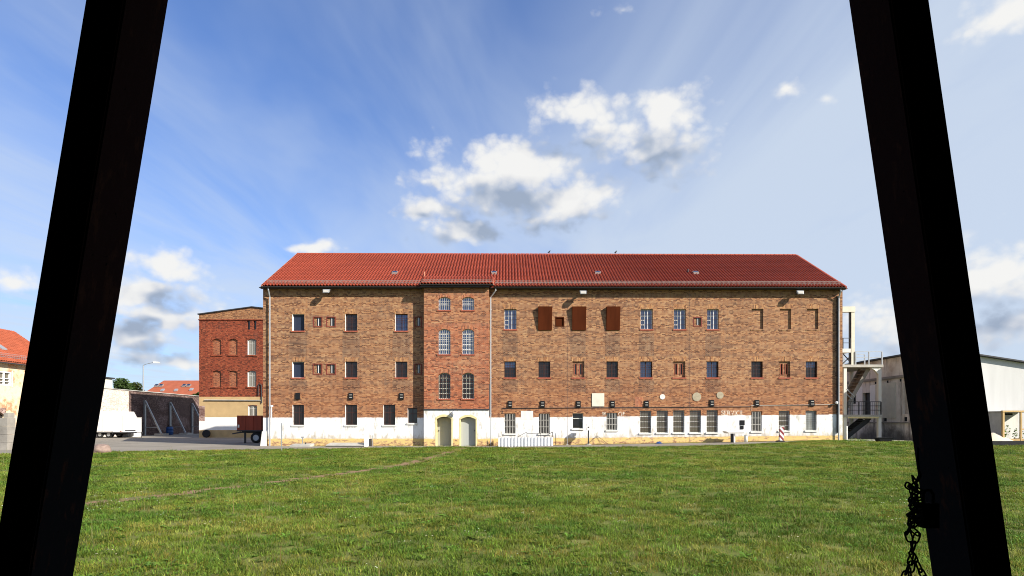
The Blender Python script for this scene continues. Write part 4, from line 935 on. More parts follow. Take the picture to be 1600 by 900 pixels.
# ------------------------------------------------------------------ left rear brick house
LY = 65.0; XB0, XB1 = at(311, LY), at(311, LY) + 12.4
def LX(px): return at(px, LY)
def LZ(py): return zat(py, LY)
HB = thing('gable_house', 'tall dark red brick house with yellow gable behind the long block', 'building', (0, LY, 0))
lw = []
for (x0, x1), k in zip(((332, 345.5), (357.5, 371), (387, 400.5)), 'bbw'):
    for y0, y1 in ((529.5, 554.5), (579, 604.5)): lw.append(((LX(x0), LX(x1), LZ(y1), LZ(y0), .16, .14 if k == 'b' else .25), k))
lw.append(((LX(388), LX(401.6), LZ(650), LZ(633), .12, .25), 'w'))
for x0, x1 in ((386, 390.5), (396, 400.5)): lw.append(((LX(x0), LX(x1), LZ(515), LZ(501), 0, .25), 's'))
zt, zp = LZ(492), LZ(620); XM = LX(394)
zy = LZ(499); zwh, zyl = LZ(652), LZ(672)
mb = MB(); wall(mb, XB0, XB1, -.1, zt, 0, [h for h, k in lw], .2, lambda s, z: 1 if z > zy else (0 if z > zp else (2 if z > zwh else (3 if z > zyl else 2))), (), (zy, zp, zwh, zyl))
mb.add([(XB0, 0, zt), (XB1, 0, zt), (XM, 0, LZ(480.5))], [(0, 1, 2)], 1)
mb.quad((XB0, 14, -.1), (XB0, 0, -.1), (XB0, 0, zt), (XB0, 14, zt)); mb.quad((XB1, 0, -.1), (XB1, 14, -.1), (XB1, 14, zt), (XB1, 0, zt)); mb.quad((XB1, 14, -.1), (XB0, 14, -.1), (XB0, 14, zt), (XB1, 14, zt))
mb.build('wall', ['darkbrick', 'yellowbrick', 'ochreplaster', 'white'], HB)
pz = LZ(480.5)
MB().hexa([(XB0 - .12, -.12, zt + .02), (XM, -.12, pz + .02), (XM, 14.1, pz + .02), (XB0 - .12, 14.1, zt + .02), (XB0 - .12, -.12, zt + .12), (XM, -.12, pz + .12), (XM, 14.1, pz + .12), (XB0 - .12, 14.1, zt + .12)]).hexa([(XM, -.12, pz + .02), (XB1 + .12, -.12, zt + .02), (XB1 + .12, 14.1, zt + .02), (XM, 14.1, pz + .02), (XM, -.12, pz + .12), (XB1 + .12, -.12, zt + .12), (XB1 + .12, 14.1, zt + .12), (XM, 14.1, pz + .12)]).build('roof', 'darksteel', HB)
for h, k in lw:
    a, b, za, zb, rs = h[:5]
    if k == 'b': w = MB().box(a + .003, b - .003, .13, .2, za, zb).build('blind_window', 'bay_blind', HB)
    elif k == 'w':
        w = frame_mb(h, .16, .06, mull=(.5,), trans=(.7,)).build('window', 'white_dirty', HB); quadpane(h, .2, 'pane', 'glass_dusty', w); grille(h, .1, 6, 0, .014, 'bar_grey', w)
        MB().box(a + .002, a + .015, .004, .16, za + .01, zb - rs).build('reveal_lining', 'white', w)
    else: w = MB().box(a, b, .2, .24, za, zb).build('slot_window', 'glass_dark', HB)
    if k != 's': MB().box(a - .12, b + .12, -.08, .1, za - .16, za + .004).build('sill', 'darkbrick', w)
    if rs and za > 5:
        mb = MB(); ar = arc(a - .02, b + .02, zb - rs, rs); m = (a + b) / 2
        for p, q in zip(ar[:-1], ar[1:]): mb.hexa([(p[0], -.03, p[1] + .003), (q[0], -.03, q[1] + .003), (q[0], .02, q[1] + .003), (p[0], .02, p[1] + .003), (m + (p[0] - m) * 1.2, -.03, p[1] + .26), (m + (q[0] - m) * 1.2, -.03, q[1] + .26), (m + (q[0] - m) * 1.2, .02, q[1] + .26), (m + (p[0] - m) * 1.2, .02, p[1] + .26)])
        mb.build('lintel', 'darkbrick', w)
MB().box(XB0 - .06, XB1, -.08, -.003, zy - .10, zy).build('string_course', 'darkbrick', HB)
MB().tube([(LX(320), -.1, LZ(625)), (LX(408), -.1, LZ(625.6))], .06, 6).build('pipe', 'concrete', HB)
MB().box(XB0 + .01, LX(320), -.015, -.002, LZ(658), LZ(634)).build('bare_brick_patch', 'wallbrick', HB)
MB().tube([(LX(404), -.1, LZ(618)), (LX(404), -.1, LZ(602)), (LX(406), -.1, LZ(599)), (LX(409), -.1, LZ(602)), (LX(409.5), -.1, LZ(630))], .05, 6).build('vent_pipe', 'darksteel', HB)
MB().lathe([(.40, 0), (.42, .1), (.40, .2), (.25, .2)], n=16).build('leaning_tyre', 'tyre', None).matrix_world = Matrix.Translation((LX(326.5), LY - .45, .40)) @ Matrix.Rotation(R(78), 4, 'X')
tag(bpy.data.objects['leaning_tyre'], 'black tyre leaning at the foot of the red brick house', 'tyre')

# ------------------------------------------------------------------ trailers
def wheel(parent, x, y, r, w=.2):
    wl = MB(); n = 16; prof = [(r * .55, -w / 2), (r * .92, -w / 2), (r, -w * .3), (r, w * .3), (r * .92, w / 2), (r * .55, w / 2)]
    vs = [(x + q * math.cos(2 * math.pi * k / n), y + t_, r + q * math.sin(2 * math.pi * k / n)) for q, t_ in prof for k in range(n)]
    wl.add(vs, [(i * n + k, i * n + (k + 1) % n, (i + 1) * n + (k + 1) % n, (i + 1) * n + k) for i in range(len(prof) - 1) for k in range(n)])
    wl.f = [tuple(reversed(f)) for f in wl.f]
    o = wl.build('wheel', 'tyre', parent, True)
    MB().tube([(x, y - w * .42, r), (x, y + w * .42, r)], r * .56, 12).build('rim', 'zinc', o)
def trailer(t, L, Wd, zf, zt, body, canopy=None, boards=3):
    b = MB()
    th = .05
    b.box(-L / 2, L / 2, -Wd / 2, -Wd / 2 + th, zf, zt).box(-L / 2, L / 2, Wd / 2 - th, Wd / 2, zf, zt).box(-L / 2, -L / 2 + th, -Wd / 2 + th, Wd / 2 - th, zf, zt).box(L / 2 - th, L / 2, -Wd / 2 + th, Wd / 2 - th, zf, zt).box(-L / 2 + th, L / 2 - th, -Wd / 2 + th, Wd / 2 - th, zf, zf + .05)
    bd = b.build('body', body, t)
    for k in range(boards + 1): x = -L / 2 + .04 + (L - .08) * k / boards; MB().box(x - .03, x + .03, -Wd / 2 - .03, -Wd / 2 - .002, zf, zt).build('stake', body, bd)
    MB().box(-L / 2 - .02, L / 2 + .02, -Wd / 2 - .02, Wd / 2 + .02, zf - .09, zf - .002).build('bed_frame', 'darksteel', t)
    MB().box(-L / 2 + .1, L / 2 - .1, -.35, -.27, zf - .22, zf - .091).box(-L / 2 + .1, L / 2 - .1, .27, .35, zf - .22, zf - .091).build('chassis', 'darksteel', t)
    return bd
x, y = at(391.5, 47.5), 48.2
t = thing('red_trailer', 'rust red box trailer parked in the shade of the block', 'trailer', (x, y, .006))
trailer(t, 1.86, 1.9, 1.0, 2.12, 'redtrailer')
for sy in (-.72, .72): wheel(t, .45, sy, .42)
MB().tube([(.45, -.72, .42), (.45, .72, .42)], .05, 8).box(.35, .55, -.3, .3, .42, .78).build('axle', 'darksteel', t); MB().box(-.50, -.38, -.7, -.58, 0, .9).box(-.56, -.32, -.76, -.52, 0, .03).build('prop_leg', 'darksteel', t)
MB().bar((-.93, -.3, .85), (-1.7, 0, .7), .08).bar((-.93, .3, .85), (-1.7, 0, .7), .08).build('drawbar', 'darksteel', t); MB().box(-.86, -.74, -1.0, -.955, 1.2, 1.42).build('lamp', 'white_dirty', t)
x, y = at(166, 64), 64.6
t = thing('white_trailer', 'white covered trailer with grey canopy beside the brick yard wall', 'trailer', (x, y, .006))
trailer(t, 4.2, 2.2, .60, 2.28, 'white', boards=2)
MB().hexa([(-2.08, -1.08, 2.285), (2.08, -1.08, 2.285), (2.08, 1.08, 2.285), (-2.08, 1.08, 2.285), (-2.02, -.8, 2.72), (2.02, -.8, 2.72), (2.02, .8, 2.72), (-2.02, .8, 2.72)]).build('canopy', 'white_dirty', t)
for xx in (-.45, .45):
    for sy in (-.85, .85): wheel(t, xx, sy, .34)
MB().box(-.95, .95, -1.14, -.72, .70, .72).box(-.97, -.95, -1.14, -.72, .38, .72).box(.95, .97, -1.14, -.72, .38, .72).build('mudguard', 'darksteel', t)
for xx in (-1.8, 1.75): MB().box(xx, xx + .16, -1.135, -1.102, .66, .74).build('reflector', 'redtrailer', t)
MB().box(2.102, 2.13, -.9, .9, .7, .8).build('light_bar', 'darksteel', t)
MB().tube([(-.45, -.85, .34), (-.45, .85, .34)], .04, 8).tube([(.45, -.85, .34), (.45, .85, .34)], .04, 8).build('axle', 'darksteel', t); MB().bar((2.1, -.4, .5), (3.4, 0, .5), .09).bar((2.1, .4, .5), (3.4, 0, .5), .09).build('drawbar', 'darksteel', t); MB().tube([(3.3, 0, 0), (3.3, 0, .6)], .04, 8).build('jockey_wheel', 'darksteel', t)
t = thing('corrugated_container', 'small white corrugated container right of the white trailer', 'container', (at(203.5, 66.5), 66.5, .006))
mb = MB(); n = 28; L = 1.34
for i in range(n):
    xa, xb = -L / 2 + L * i / n, -L / 2 + L * (i + 1) / n; ya, yb = [-.6 + (.03 if (k // 2) % 2 else 0) for k in (i, i + 1)]
    mb.quad((xa, ya, .08), (xb, yb, .08), (xb, yb, 2.05), (xa, ya, 2.05))
mb.build('front_sheet', 'corrugated', t); MB().box(-L / 2, L / 2, -.56, .9, .06, 2.03).build('body', 'corrugated', t); MB().box(-L / 2 - .03, L / 2 + .03, -.63, .93, 2.06, 2.12).build('lid', 'white_dirty', t); MB().box(-L / 2, L / 2, -.5, .85, 0, .06).build('skid', 'darksteel', t)

# ------------------------------------------------------------------ yard wall on the left
WX = -45.0
WW = thing('yard_wall', 'long old brick yard wall, limewashed at the near end', 'wall', (WX, 62, 0))
MB().box(-.5, 0, 0, 10.6, -.1, 5.35).build('limewashed_section', 'limewash', WW); MB().box(-.5, -.012, 10.6, 70, -.1, 5.35).build('brick_section', 'soot_shadow_brick', WW)
mb = MB(); rg = random.Random(4)
for i in range(78):
    y0 = i * .9; mb.hexa([(-.6, y0 + .01, 5.352), (.09, y0 + .01, 5.352), (.09, y0 + .89, 5.352), (-.6, y0 + .89, 5.352), (-.55, y0 + .01, 5.44 + rg.uniform(0, .06)), (.05, y0 + .01, 5.42), (.05, y0 + .89, 5.42), (-.55, y0 + .89, 5.44 + rg.uniform(0, .06))])
tag(mb.build('coping', 'concrete', WW), kind='stuff')
for i, (Y, lab) in enumerate(((75.6, 'steel raking prop against the shaded brick wall, leftmost of three'), (81.2, 'steel raking prop against the brick wall beside the blue barrel'), (86.8, 'steel raking prop against the brick wall nearest the red house'))):
    t = thing('wall_prop', lab, 'prop', (WX, Y, 0), group='steel props against the yard wall')
    MB().box(.01, .20, -.12, .12, 0, 4.3).build('upright', 'steel', t); MB().bar((.20, 0, 4.15), (2.1, 0, .25), .16).build('raker', 'steel', t); MB().box(1.6, 2.7, -.6, .6, 0, .24).build('footing', 'concrete', t); MB().bar((.2, 0, 1.0), (1.7, 0, 1.0), .08).build('tie', 'steel', t)
t = thing('blue_barrel', 'blue plastic barrel at the foot of the shaded brick wall', 'barrel', (WX + 1.1, 79.3, 0)); MB().lathe([(.36, 0), (.40, .1), (.41, .35), (.43, .38), (.41, .42), (.41, .72), (.43, .75), (.40, .8), (.38, 1.02), (.30, 1.05)], n=16).build('drum', 'blue', t, True); MB().lathe([(.32, 0), (.32, .05), (.28, .06)], (0, 0, 1.05), 16).build('lid', 'darksteel', t)
# street lamp beyond the wall
t = thing('street_lamp', 'tall galvanised street lamp with bent arm beyond the yard wall', 'street lamp', (-50.1, 84, 0))
MB().tube([(0, 0, 0), (0, 0, 9.35)], [.13, .07], 8).build('pole', 'zinc', t); MB().tube([(0, 0, 9.33), (.3, 0, 9.5), (1.5, 0, 9.78)], .045, 6).build('arm', 'zinc', t); MB().hexa([(1.4, -.16, 9.70), (2.15, -.14, 9.72), (2.15, .14, 9.72), (1.4, .16, 9.70), (1.4, -.1, 9.86), (2.15, -.06, 9.82), (2.15, .06, 9.82), (1.4, .1, 9.86)]).build('lantern', 'white_dirty', t)
# far house with red roof and roof windows
FYH = 120
t = thing('far_house', 'distant house with long red tiled roof seen over the yard wall', 'building', (0, FYH, 0))
x0, x1 = at(219, FYH), at(352, FYH); ze, zr = zat(618, FYH), zat(594.5, FYH + 5)
MB().box(x0 + .4, x1 - .4, .5, 9.5, 0, ze).build('wall', 'cream', t)
rf = MB().hexa([(x0, 0, ze - .1), (x1, 0, ze - .1), (x1 - 1.0, 5, zr - .1), (x0 + 1.8, 5, zr - .1), (x0, 0, ze + .05), (x1, 0, ze + .05), (x1 - 1.0, 5, zr), (x0 + 1.8, 5, zr)]).hexa([(x0 + 1.8, 5, zr - .1), (x1 - 1.0, 5, zr - .1), (x1, 10, ze - .1), (x0, 10, ze - .1), (x0 + 1.8, 5, zr), (x1 - 1.0, 5, zr), (x1, 10, ze + .05), (x0, 10, ze + .05)]).add([(x0, 0, ze), (x0, 10, ze), (x0 + 1.8, 5, zr)], [(0, 1, 2)]).build('roof', 'farroof', t)
for px in (245, 252, 288, 295):
    xx = at(px, FYH + 3); f = .62; yy = 5 * f; zz = ze + (zr - ze) * f
    d = MB().hexa([(xx - .36, yy - .5, zz - .2), (xx + .36, yy - .5, zz - .2), (xx + .36, yy + .3, zz + .2), (xx - .36, yy + .3, zz + .2), (xx - .36, yy - .5, zz + .05), (xx + .36, yy - .5, zz + .05), (xx + .36, yy + .1, zz + .42), (xx - .36, yy + .1, zz + .42)]).build('roof_window', 'guard', rf)
    MB().hexa([(xx - .28, yy - .47, zz + .07), (xx + .28, yy - .47, zz + .07), (xx + .28, yy + .04, zz + .39), (xx - .28, yy + .04, zz + .39), (xx - .28, yy - .47, zz + .10), (xx + .28, yy - .47, zz + .10), (xx + .28, yy + .04, zz + .43), (xx - .28, yy + .04, zz + .43)]).build('pane', 'glass_blue', d)
for px, f in ((254, .3), (275, .3), (298, .35)):
    xx = at(px, FYH + 1.5); yy = 5 * f; zz = ze + (zr - ze) * f; MB().hexa([(xx - .3, yy - .3, zz - .1), (xx + .3, yy - .3, zz - .1), (xx + .3, yy + .3, zz + .1), (xx - .3, yy + .3, zz + .1), (xx - .3, yy - .3, zz + .12), (xx + .3, yy - .3, zz + .12), (xx + .3, yy + .3, zz + .45), (xx - .3, yy + .3, zz + .45)]).build('skylight', 'zinc', rf)
t = thing('flat_roofed_house', 'cream flat roofed house end peeping over the yard wall', 'building', (0, 95, 0))
xb = at(175.5, 103); xa = xb - 12; MB().box(xa, xb, 0, 8, 0, zat(586.5, 95)).build('wall', 'cream', t); MB().box(xa - .3, xb + .25, -.3, 8.3, zat(586.5, 95) + .003, zat(584.3, 95)).build('roof', 'darksteel', t); MB().box(xb - .3, xb - .1, -.25, -.003, zat(593, 95), zat(591.5, 95)).build('wall_lamp', 'darksteel', t)
# ------------------------------------------------------------------ trees
def tree(name, label, loc, h, rx, rz_, seed, n=2600, group=None):
    rg = random.Random(seed); t = thing(name, label, 'tree', loc, 0, group)
    mb = MB(); mb.tube([(0, 0, 0), (.05, 0, h * .25), (-.05, .05, h * .5), (0, 0, h * .8)], [.26, .2, .13, .04], 8)
    lumps = []
    for _ in range(11):
        a = rg.uniform(0, 6.283); r = rx * rg.uniform(.1, .75); z = h - rz_ + rz_ * rg.uniform(-.75, .75)
        lumps.append((r * math.cos(a), r * math.sin(a), z, rx * rg.uniform(.28, .48)))
    for x, y, z, r in lumps[:7]: mb.tube([(0, 0, z * .5), (x * .5, y * .5, z * .75), (x, y, z)], [.09, .06, .02], 6)
    mb.build('trunk', 'bark', t)
    mb = MB()
    for _ in range(n):
        x, y, z, r = rg.choice(lumps); v = Vector((rg.gauss(0, 1), rg.gauss(0, 1), rg.gauss(0, 1))).normalized() * r * (rg.random() ** .35)
        p = Vector((x, y, z)) + Vector((v.x, v.y, v.z * .8)); s = rg.uniform(.10, .24)
        a = Vector((rg.gauss(0, 1), rg.gauss(0, 1), rg.gauss(0, .6))).normalized(); b = a.orthogonal().normalized(); q = rg.uniform(0, 6.28); b = (Matrix.Rotation(q, 3, a) @ b)
        mb.add([p - a * s, p + b * s * .5, p + a * s, p - b * s * .5], [(0, 1, 2, 3)])
    mb.build('crown', 'leaf', t)
tree('leafy_tree', 'leafy green tree beyond the wall beside the cream house', (at(190, 100), 100, 0), 8.6, 2.3, 2.2, 21, 3200, 'trees beyond the yard wall')
tree('leafy_tree', 'leafy green tree beyond the wall left of the street lamp', (at(205, 104), 104, 0), 8.3, 2.2, 2.0, 22, 3000, 'trees beyond the yard wall')
tree('leafy_tree', 'small green tree top showing where wall meets red house', (at(307, 97), 97, 0), 6.6, 1.1, 1.1, 23, 1400, 'trees beyond the yard wall')
# ------------------------------------------------------------------ far left plastered house
PH = thing('plastered_house', 'peeling yellow plastered house with orange tiled roof at the left edge', 'building', (WX, 0, 0))
mb = MB(); y0, y1 = 42, 61.9; ez = 7.0
hw = [(51.1, 52.6, 4.85, 6.15), (54.1, 55.6, 4.85, 6.15), (57.2, 58.7, 4.85, 6.15)]
# wall in the x=0 plane facing +x: local y is the long axis
def wally(mb, a0, a1, z0, z1, holes, rev):
    Sx = sorted(set([a0, a1] + [h[i] for h in holes for i in (0, 1)])); Zx = sorted(set([z0, z1] + [h[i] for h in holes for i in (2, 3)]))
    for i in range(len(Sx) - 1):
        for j in range(len(Zx) - 1):
            cs, cz = (Sx[i] + Sx[i + 1]) / 2, (Zx[j] + Zx[j + 1]) / 2
            if not any(h[0] < cs < h[1] and h[2] < cz < h[3] for h in holes): mb.quad((0, Sx[i], Zx[j]), (0, Sx[i + 1], Zx[j]), (0, Sx[i + 1], Zx[j + 1]), (0, Sx[i], Zx[j + 1]))
    for a, b, za, zb in [h[:4] for h in holes]:
        mb.quad((0, a, za), (0, a, zb), (-rev, a, zb), (-rev, a, za)); mb.quad((0, b, za), (-rev, b, za), (-rev, b, zb), (0, b, zb)); mb.quad((0, a, za), (-rev, a, za), (-rev, b, za), (0, b, za)); mb.quad((0, a, zb), (0, b, zb), (-rev, b, zb), (-rev, a, zb))
gate = (50.0, 55.0, 0.0, 2.9)
wally(mb, y0, y1, -.1, ez, hw + [gate], .35)
mb.quad((-10, y1, -.1), (0, y1, -.1), (0, y1, ez), (-10, y1, ez)); mb.quad((0, y0, -.1), (-10, y0, -.1), (-10, y0, ez), (0, y0, ez)); mb.quad((-10, y0, -.1), (-10, y1, -.1), (-10, y1, ez), (-10, y0, ez))
for yy in (y0, y1): mb.add([(0, yy, ez), (-10, yy, ez), (-5, yy, 10.6)], [(0, 1, 2)])
mb.build('wall', 'peeling', PH)
for a, b, za, zb in hw:
    w = MB().box(-.2, -.02, a + .02, a + .14, za + .02, zb - .02).box(-.2, -.02, b - .14, b - .02, za + .02, zb - .02).box(-.2, -.02, a + .14, b - .14, za + .02, za + .14).box(-.2, -.02, a + .14, b - .14, zb - .14, zb - .02).box(-.18, -.05, (a + b) / 2 - .05, (a + b) / 2 + .05, za + .14, zb - .14).box(-.18, -.06, a + .14, b - .14, (za + zb) / 2 - .03, (za + zb) / 2 + .03).box(-.18, -.06, a + .14, b - .14, za + .35, za + .40).build('window', 'white', PH)
    MB().box(-.22, -.205, a, b, za, zb).build('pane', 'glass_dusty', w)
    MB().box(.002, .05, a - .1, a - .002, za - .1, zb + .1).box(.002, .05, b + .002, b + .1, za - .1, zb + .1).build('surround', 'white', w)
MB().box(-.36, -.34, 49.9, 55.1, 0, 3).build('gate_backing', 'interior', PH)
mb = MB(); prf = arc(50.0, 55.0, 2.2, .7)
for p, q in zip(prf[:-1], prf[1:]): mb.hexa([(-.3, p[0], p[1]), (-.3, q[0], q[1]), (-.02, q[0], q[1]), (-.02, p[0], p[1]), (-.3, p[0], 2.95), (-.3, q[0], 2.95), (-.02, q[0], 2.95), (-.02, p[0], 2.95)])
mb.build('gate_arch', 'wallbrick', PH)
mb = MB()
for i in range(int((y1 - y0) / .3)): y = y0 + i * .3; mb.box(.001, .12, y, y + .15, ez - .28, ez - .12)
tag(mb.build('dentil_frieze', 'peeling', PH), kind='stuff'); MB().box(.0015, .2, y0, y1, ez - .12, ez - .02).build('cornice', 'peeling', PH)
rf = MB().hexa([(.45, y0 - .2, ez - .15), (.45, y1 + .2, ez - .15), (-5, y1 + .2, 10.62), (-5, y0 - .2, 10.62), (.45, y0 - .2, ez - .05), (.45, y1 + .2, ez - .05), (-5, y1 + .2, 10.72), (-5, y0 - .2, 10.72)]).hexa([(-5, y0 - .2, 10.62), (-5, y1 + .2, 10.62), (-10.45, y1 + .2, ez - .15), (-10.45, y0 - .2, ez - .15), (-5, y0 - .2, 10.72), (-5, y1 + .2, 10.72), (-10.45, y1 + .2, ez - .05), (-10.45, y0 - .2, ez - .05)]).build('roof', 'farroof', PH)
tl = tiles(y0 - .2, y1 + .2, 0, 0, 6.64, 0, 20, .25)   # lay tiles: local x along the eave, y up the slope
sl = Vector((-5.45, 0, 10.77)) - Vector((0, 0, 0)); up = Vector((-5.45, 0, 3.72)).normalized(); nn = Vector((3.72, 0, 5.45)).normalized()
tl.v = [tuple(Vector((.45, 0, 6.96)) + Vector((0, x, 0)) + up * y + nn * z) for x, y, z in tl.v]
tl.f = [tuple(reversed(f)) for f in tl.f]
m2 = plain('orange_roof_tile', (.33, .082, .038), .75, .25, 2)
tag(tl.build('front_tiles', m2, rf), kind='stuff')
mb = MB()
for f in (0, .16, .32): mb.bar((.0 - f * 0, y0, 7.42 + f), (0, y1, 7.42 + f), .02)
for i in range(90): mb.bar((0, y0 + i * .22, 7.3), (0, y0 + i * .22, 7.74), .016)
mb.build('snow_guard', 'zinc', rf); MB().box(.42, .56, y0 - .2, y1 + .2, 6.80, 6.90).build('gutter', 'darksteel', rf)
yy = 56.3; MB().hexa([(-2.0, yy - .3, 8.62), (-1.2, yy - .3, 8.08), (-1.2, yy + .3, 8.08), (-2.0, yy + .3, 8.62), (-2.0, yy - .3, 8.85), (-1.2, yy - .3, 8.32), (-1.2, yy + .3, 8.32), (-2.0, yy + .3, 8.85)]).build('roof_hatch', 'zinc', rf)
# old concrete gate pier block
t = thing('concrete_block_wall', 'weathered concrete block wall at the far left photo edge', 'wall', (at(8, 36), 36, 0)); x0 = at(-70, 36) - at(8, 36); x1 = at(18, 36) - at(8, 36)
for i in range(4):
    for j in range(3):
        zz0 = -.05 + i * .48; xx0 = x0 + (x1 - x0) * j / 3 + (.12 if i % 2 and j else 0); xx1 = x0 + (x1 - x0) * (j + 1) / 3 + (.12 if i % 2 and j < 2 else 0)
        MB().box(xx0 + .006, xx1 - .006, -.3, .3, zz0, zz0 + .468).build('block', 'oldconcrete', t)
MB().box(x1 - .25, x1 - .02, -.25, .25, 1.87, 2.15).build('block', 'oldconcrete', t)
# boulder
bm = bmesh.new(); bmesh.ops.create_icosphere(bm, subdivisions=4, radius=.42)
for v in bm.verts: 
    n = mnoise.fractal(v.co * 2.2 + Vector((3, 1, 7)), 1, 2, 4); v.co *= 1 + .16 * n; v.co.z *= .74; v.co.x *= 1.05
    if v.co.z < -.16: v.co.z = -.16
me = bpy.data.meshes.new('boulder'); bm.to_mesh(me); bm.free(); me.materials.append(M['stone']); me.polygons.foreach_set('use_smooth', [True] * len(me.polygons))
tag(link('boulder', me, None, (at(159.5, 32.2), 32.2, .15)), 'rounded pinkish granite boulder at the lawn edge', 'boulder')

# ------------------------------------------------------------------ right: escape stair of concrete and steel
TY = 44.0; g0 = gz(24.3, 43)
t = thing('escape_stair', 'concrete and steel escape stair at the right end of the block', 'staircase', (0, TY, g0))
KS = 47 / 44; away(t, KS)
def TX(px, Y=TY): return at(px, Y)
def TZ(py, Y=TY): return zat(py, Y) - g0
xl, xr = TX(1319.5), TX(1373.5); Dp = 3.6
for x, nm in ((xl, 'l'), (xr, 'r')):
    for yy in (0, Dp):
        top = TZ(574) if not (x == xl) else TZ(574)
        MB().box(x - .11, x + .11, yy - .11, yy + .11, 0, top - .003).build('column', 'white_dirty', t)
MB().prism([(xr - .11, TZ(585)), (xr - .11, TZ(574)), (xr - .62, TZ(574)), (xr - .62, TZ(575.5)), (xr - .35, TZ(578.5))], -.10, .10).build('bracket', 'white_dirty', t)
dz0, dz1 = TZ(574), TZ(570)
MB().box(xl - 2.4, xr + .2, -.2, Dp + .2, dz0, dz1).build('upper_landing', 'concrete', t)
mz0, mz1 = TZ(651.5), TZ(648)
MB().box(xl - 2.4, xr + .12, -.2, Dp + .2, mz0, mz1).build('middle_landing', 'concrete', t); MB().box(xl + .12, xr - .12, -.22, -.202, mz0 - .10, mz0 + .02).build('edge_beam', 'yplaster', t)
def rail(x0, x1, z0, hgt, y, n, mat='steel'):
    mb = MB()
    for k in range(n + 1): x = x0 + (x1 - x0) * k / n; mb.box(x - .025, x + .025, y - .025, y + .025, z0, z0 + hgt)
    for f in (.35, .68, 1): mb.box(x0, x1, y - .015, y + .015, z0 + hgt * f - .02, z0 + hgt * f + .02)
    m = int((x1 - x0) / .13)
    for k in range(m): x = x0 + (x1 - x0) * (k + .5) / m; mb.box(x - .006, x + .006, y - .006, y + .006, z0, z0 + hgt)
    return mb
def openrail(x0, x1, z0, hgt, y, n):
    mb = MB()
    for k in range(n + 1): x = x0 + (x1 - x0) * k / n; mb.box(x - .035, x + .035, y - .035, y + .035, z0, z0 + hgt)
    for f in (.55, 1): mb.box(x0, x1, y - .018, y + .018, z0 + hgt * f - .02, z0 + hgt * f + .02)
    return mb
openrail(TX(1335), xr + .12, dz1, .92, -.15, 2).build('railing', 'steel', t); openrail(TX(1335), xr + .12, dz1, .92, Dp + .1, 3).build('railing', 'steel', t)
rail(xl + .15, xr + .05, mz1, .92, -.15, 3, ).build('railing', 'darksteel', t); rail(xl + .15, xr + .05, mz1, .92, Dp + .1, 3).build('railing', 'darksteel', t)
def flight(xa, za, xb, zb, ya, yb, n=11):
    mb = MB(); mb.hexa([(xa, ya + .04, za - .28), (xb, ya + .04, zb - .28), (xb, yb - .04, zb - .28), (xa, yb - .04, za - .28), (xa, ya + .04, za - .14), (xb, ya + .04, zb - .14), (xb, yb - .04, zb - .14), (xa, yb - .04, za - .14)])
    for yy in (ya, yb): mb.bar((xa, yy, za), (xb, yy, zb), .05, .26)
    for k in range(n): f = (k + .5) / n; x = xa + (xb - xa) * f; z = za + (zb - za) * f; mb.box(x - .14, x + .14, ya + .03, yb - .03, z - .02, z + .03)
    return mb
flight(xl + .25, .1, xr - .35, mz0 - .05, .5, 1.5).build('flight', 'darksteel', t); flight(xl + .2, mz1 + .3, TX(1362), dz0 - .02, .35, 1.45).build('flight', 'oldconcrete', t)
for yy, za, zb in ((-.1, 608, 620), (.3, 611, 623)): MB().bar((xl + .1, yy, TZ(za)), (TX(1334), yy, TZ(zb)), .06).build('brace', 'zinc', t)
openrail(xl + .1, xr, dz1, .92, Dp * .5, 3).build('railing', 'steel', t)
# upper portal frame with door landing
ux = TX(1331.5); MB().box(ux - .12, ux + .12, -.12, .12, dz1 + .002, TZ(488) - .002).build('portal_column', 'cream', t); MB().box(xl - 2.4, ux + .14, -.16, .16, TZ(488), TZ(479.5)).build('portal_beam', 'cream', t)
MB().box(ux - .22, ux - .125, -.06, .06, dz1 + .002, TZ(488)).build('portal_post', 'darksteel', t)
MB().box(xl - 2.4, TX(1328.5), -.1, 1.2, TZ(551), TZ(545)).build('door_landing', 'white_dirty', t); openrail(xl - .15, TX(1328), TZ(545), .75, -.06, 1).build('railing', 'darksteel', t)
MB().bar((xl, .2, TZ(552)), (TX(1334), .2, TZ(569)), .05).build('brace', 'darksteel', t); MB().bar((xl, .26, TZ(568)), (TX(1335), .26, TZ(553)), .05).build('brace', 'darksteel', t)
kb = [22.6 + i * .5 for i in range(15)]
mb = MB()
for xa_, xb_ in zip(kb[:-1], kb[1:]): mb.box(xa_, xb_ - .01, 41.9, 42.05, gz(xa_, 42) - .1, gz(xa_, 42) + .07)
tag(mb.build('kerb', 'concrete'), kind='structure')
x = at(1323.3, 42.4); tag(MB().tube([(0, 0, 0), (0, 0, .95)], .045, 8).lathe([(.05, .95), (.05, .97), (.02, .99)], n=8).build('white_post', 'white', None, False, (x, 42.4, gz(x, 42.4))), 'short white post at the foot of the escape stair', 'post')
t = thing('black_trough', 'low black plastic trough before the dirty rendered wall', 'trough', g3(1380.5, 39.6)); MB().hexa([(-.36, -.22, 0), (.36, -.22, 0), (.36, .22, 0), (-.36, .22, 0), (-.44, -.28, .26), (.44, -.28, .26), (.44, .28, .26), (-.44, .28, .26)]).build('tub', 'black', t); MB().box(-.46, .46, -.30, -.27, .24, .28).box(-.46, .46, .27, .30, .24, .28).build('rim', 'black', t)
# ------------------------------------------------------------------ right low building
RX, RYF, gr = 25.7, 37.2, gz(26, 38)
t = thing('low_hall', 'low white hall with dirty rendered side wall and sloping dark roof', 'building', (RX, RYF, 0)); LW = 16; KH = 1.165; away(t, KH)
def hz(x): return 5.95 - x * .155
side_w = [(7.2, 8.1, 2.0, 3.75), (2.6, 3.4, 2.15, 4.2)]
mb = MB()
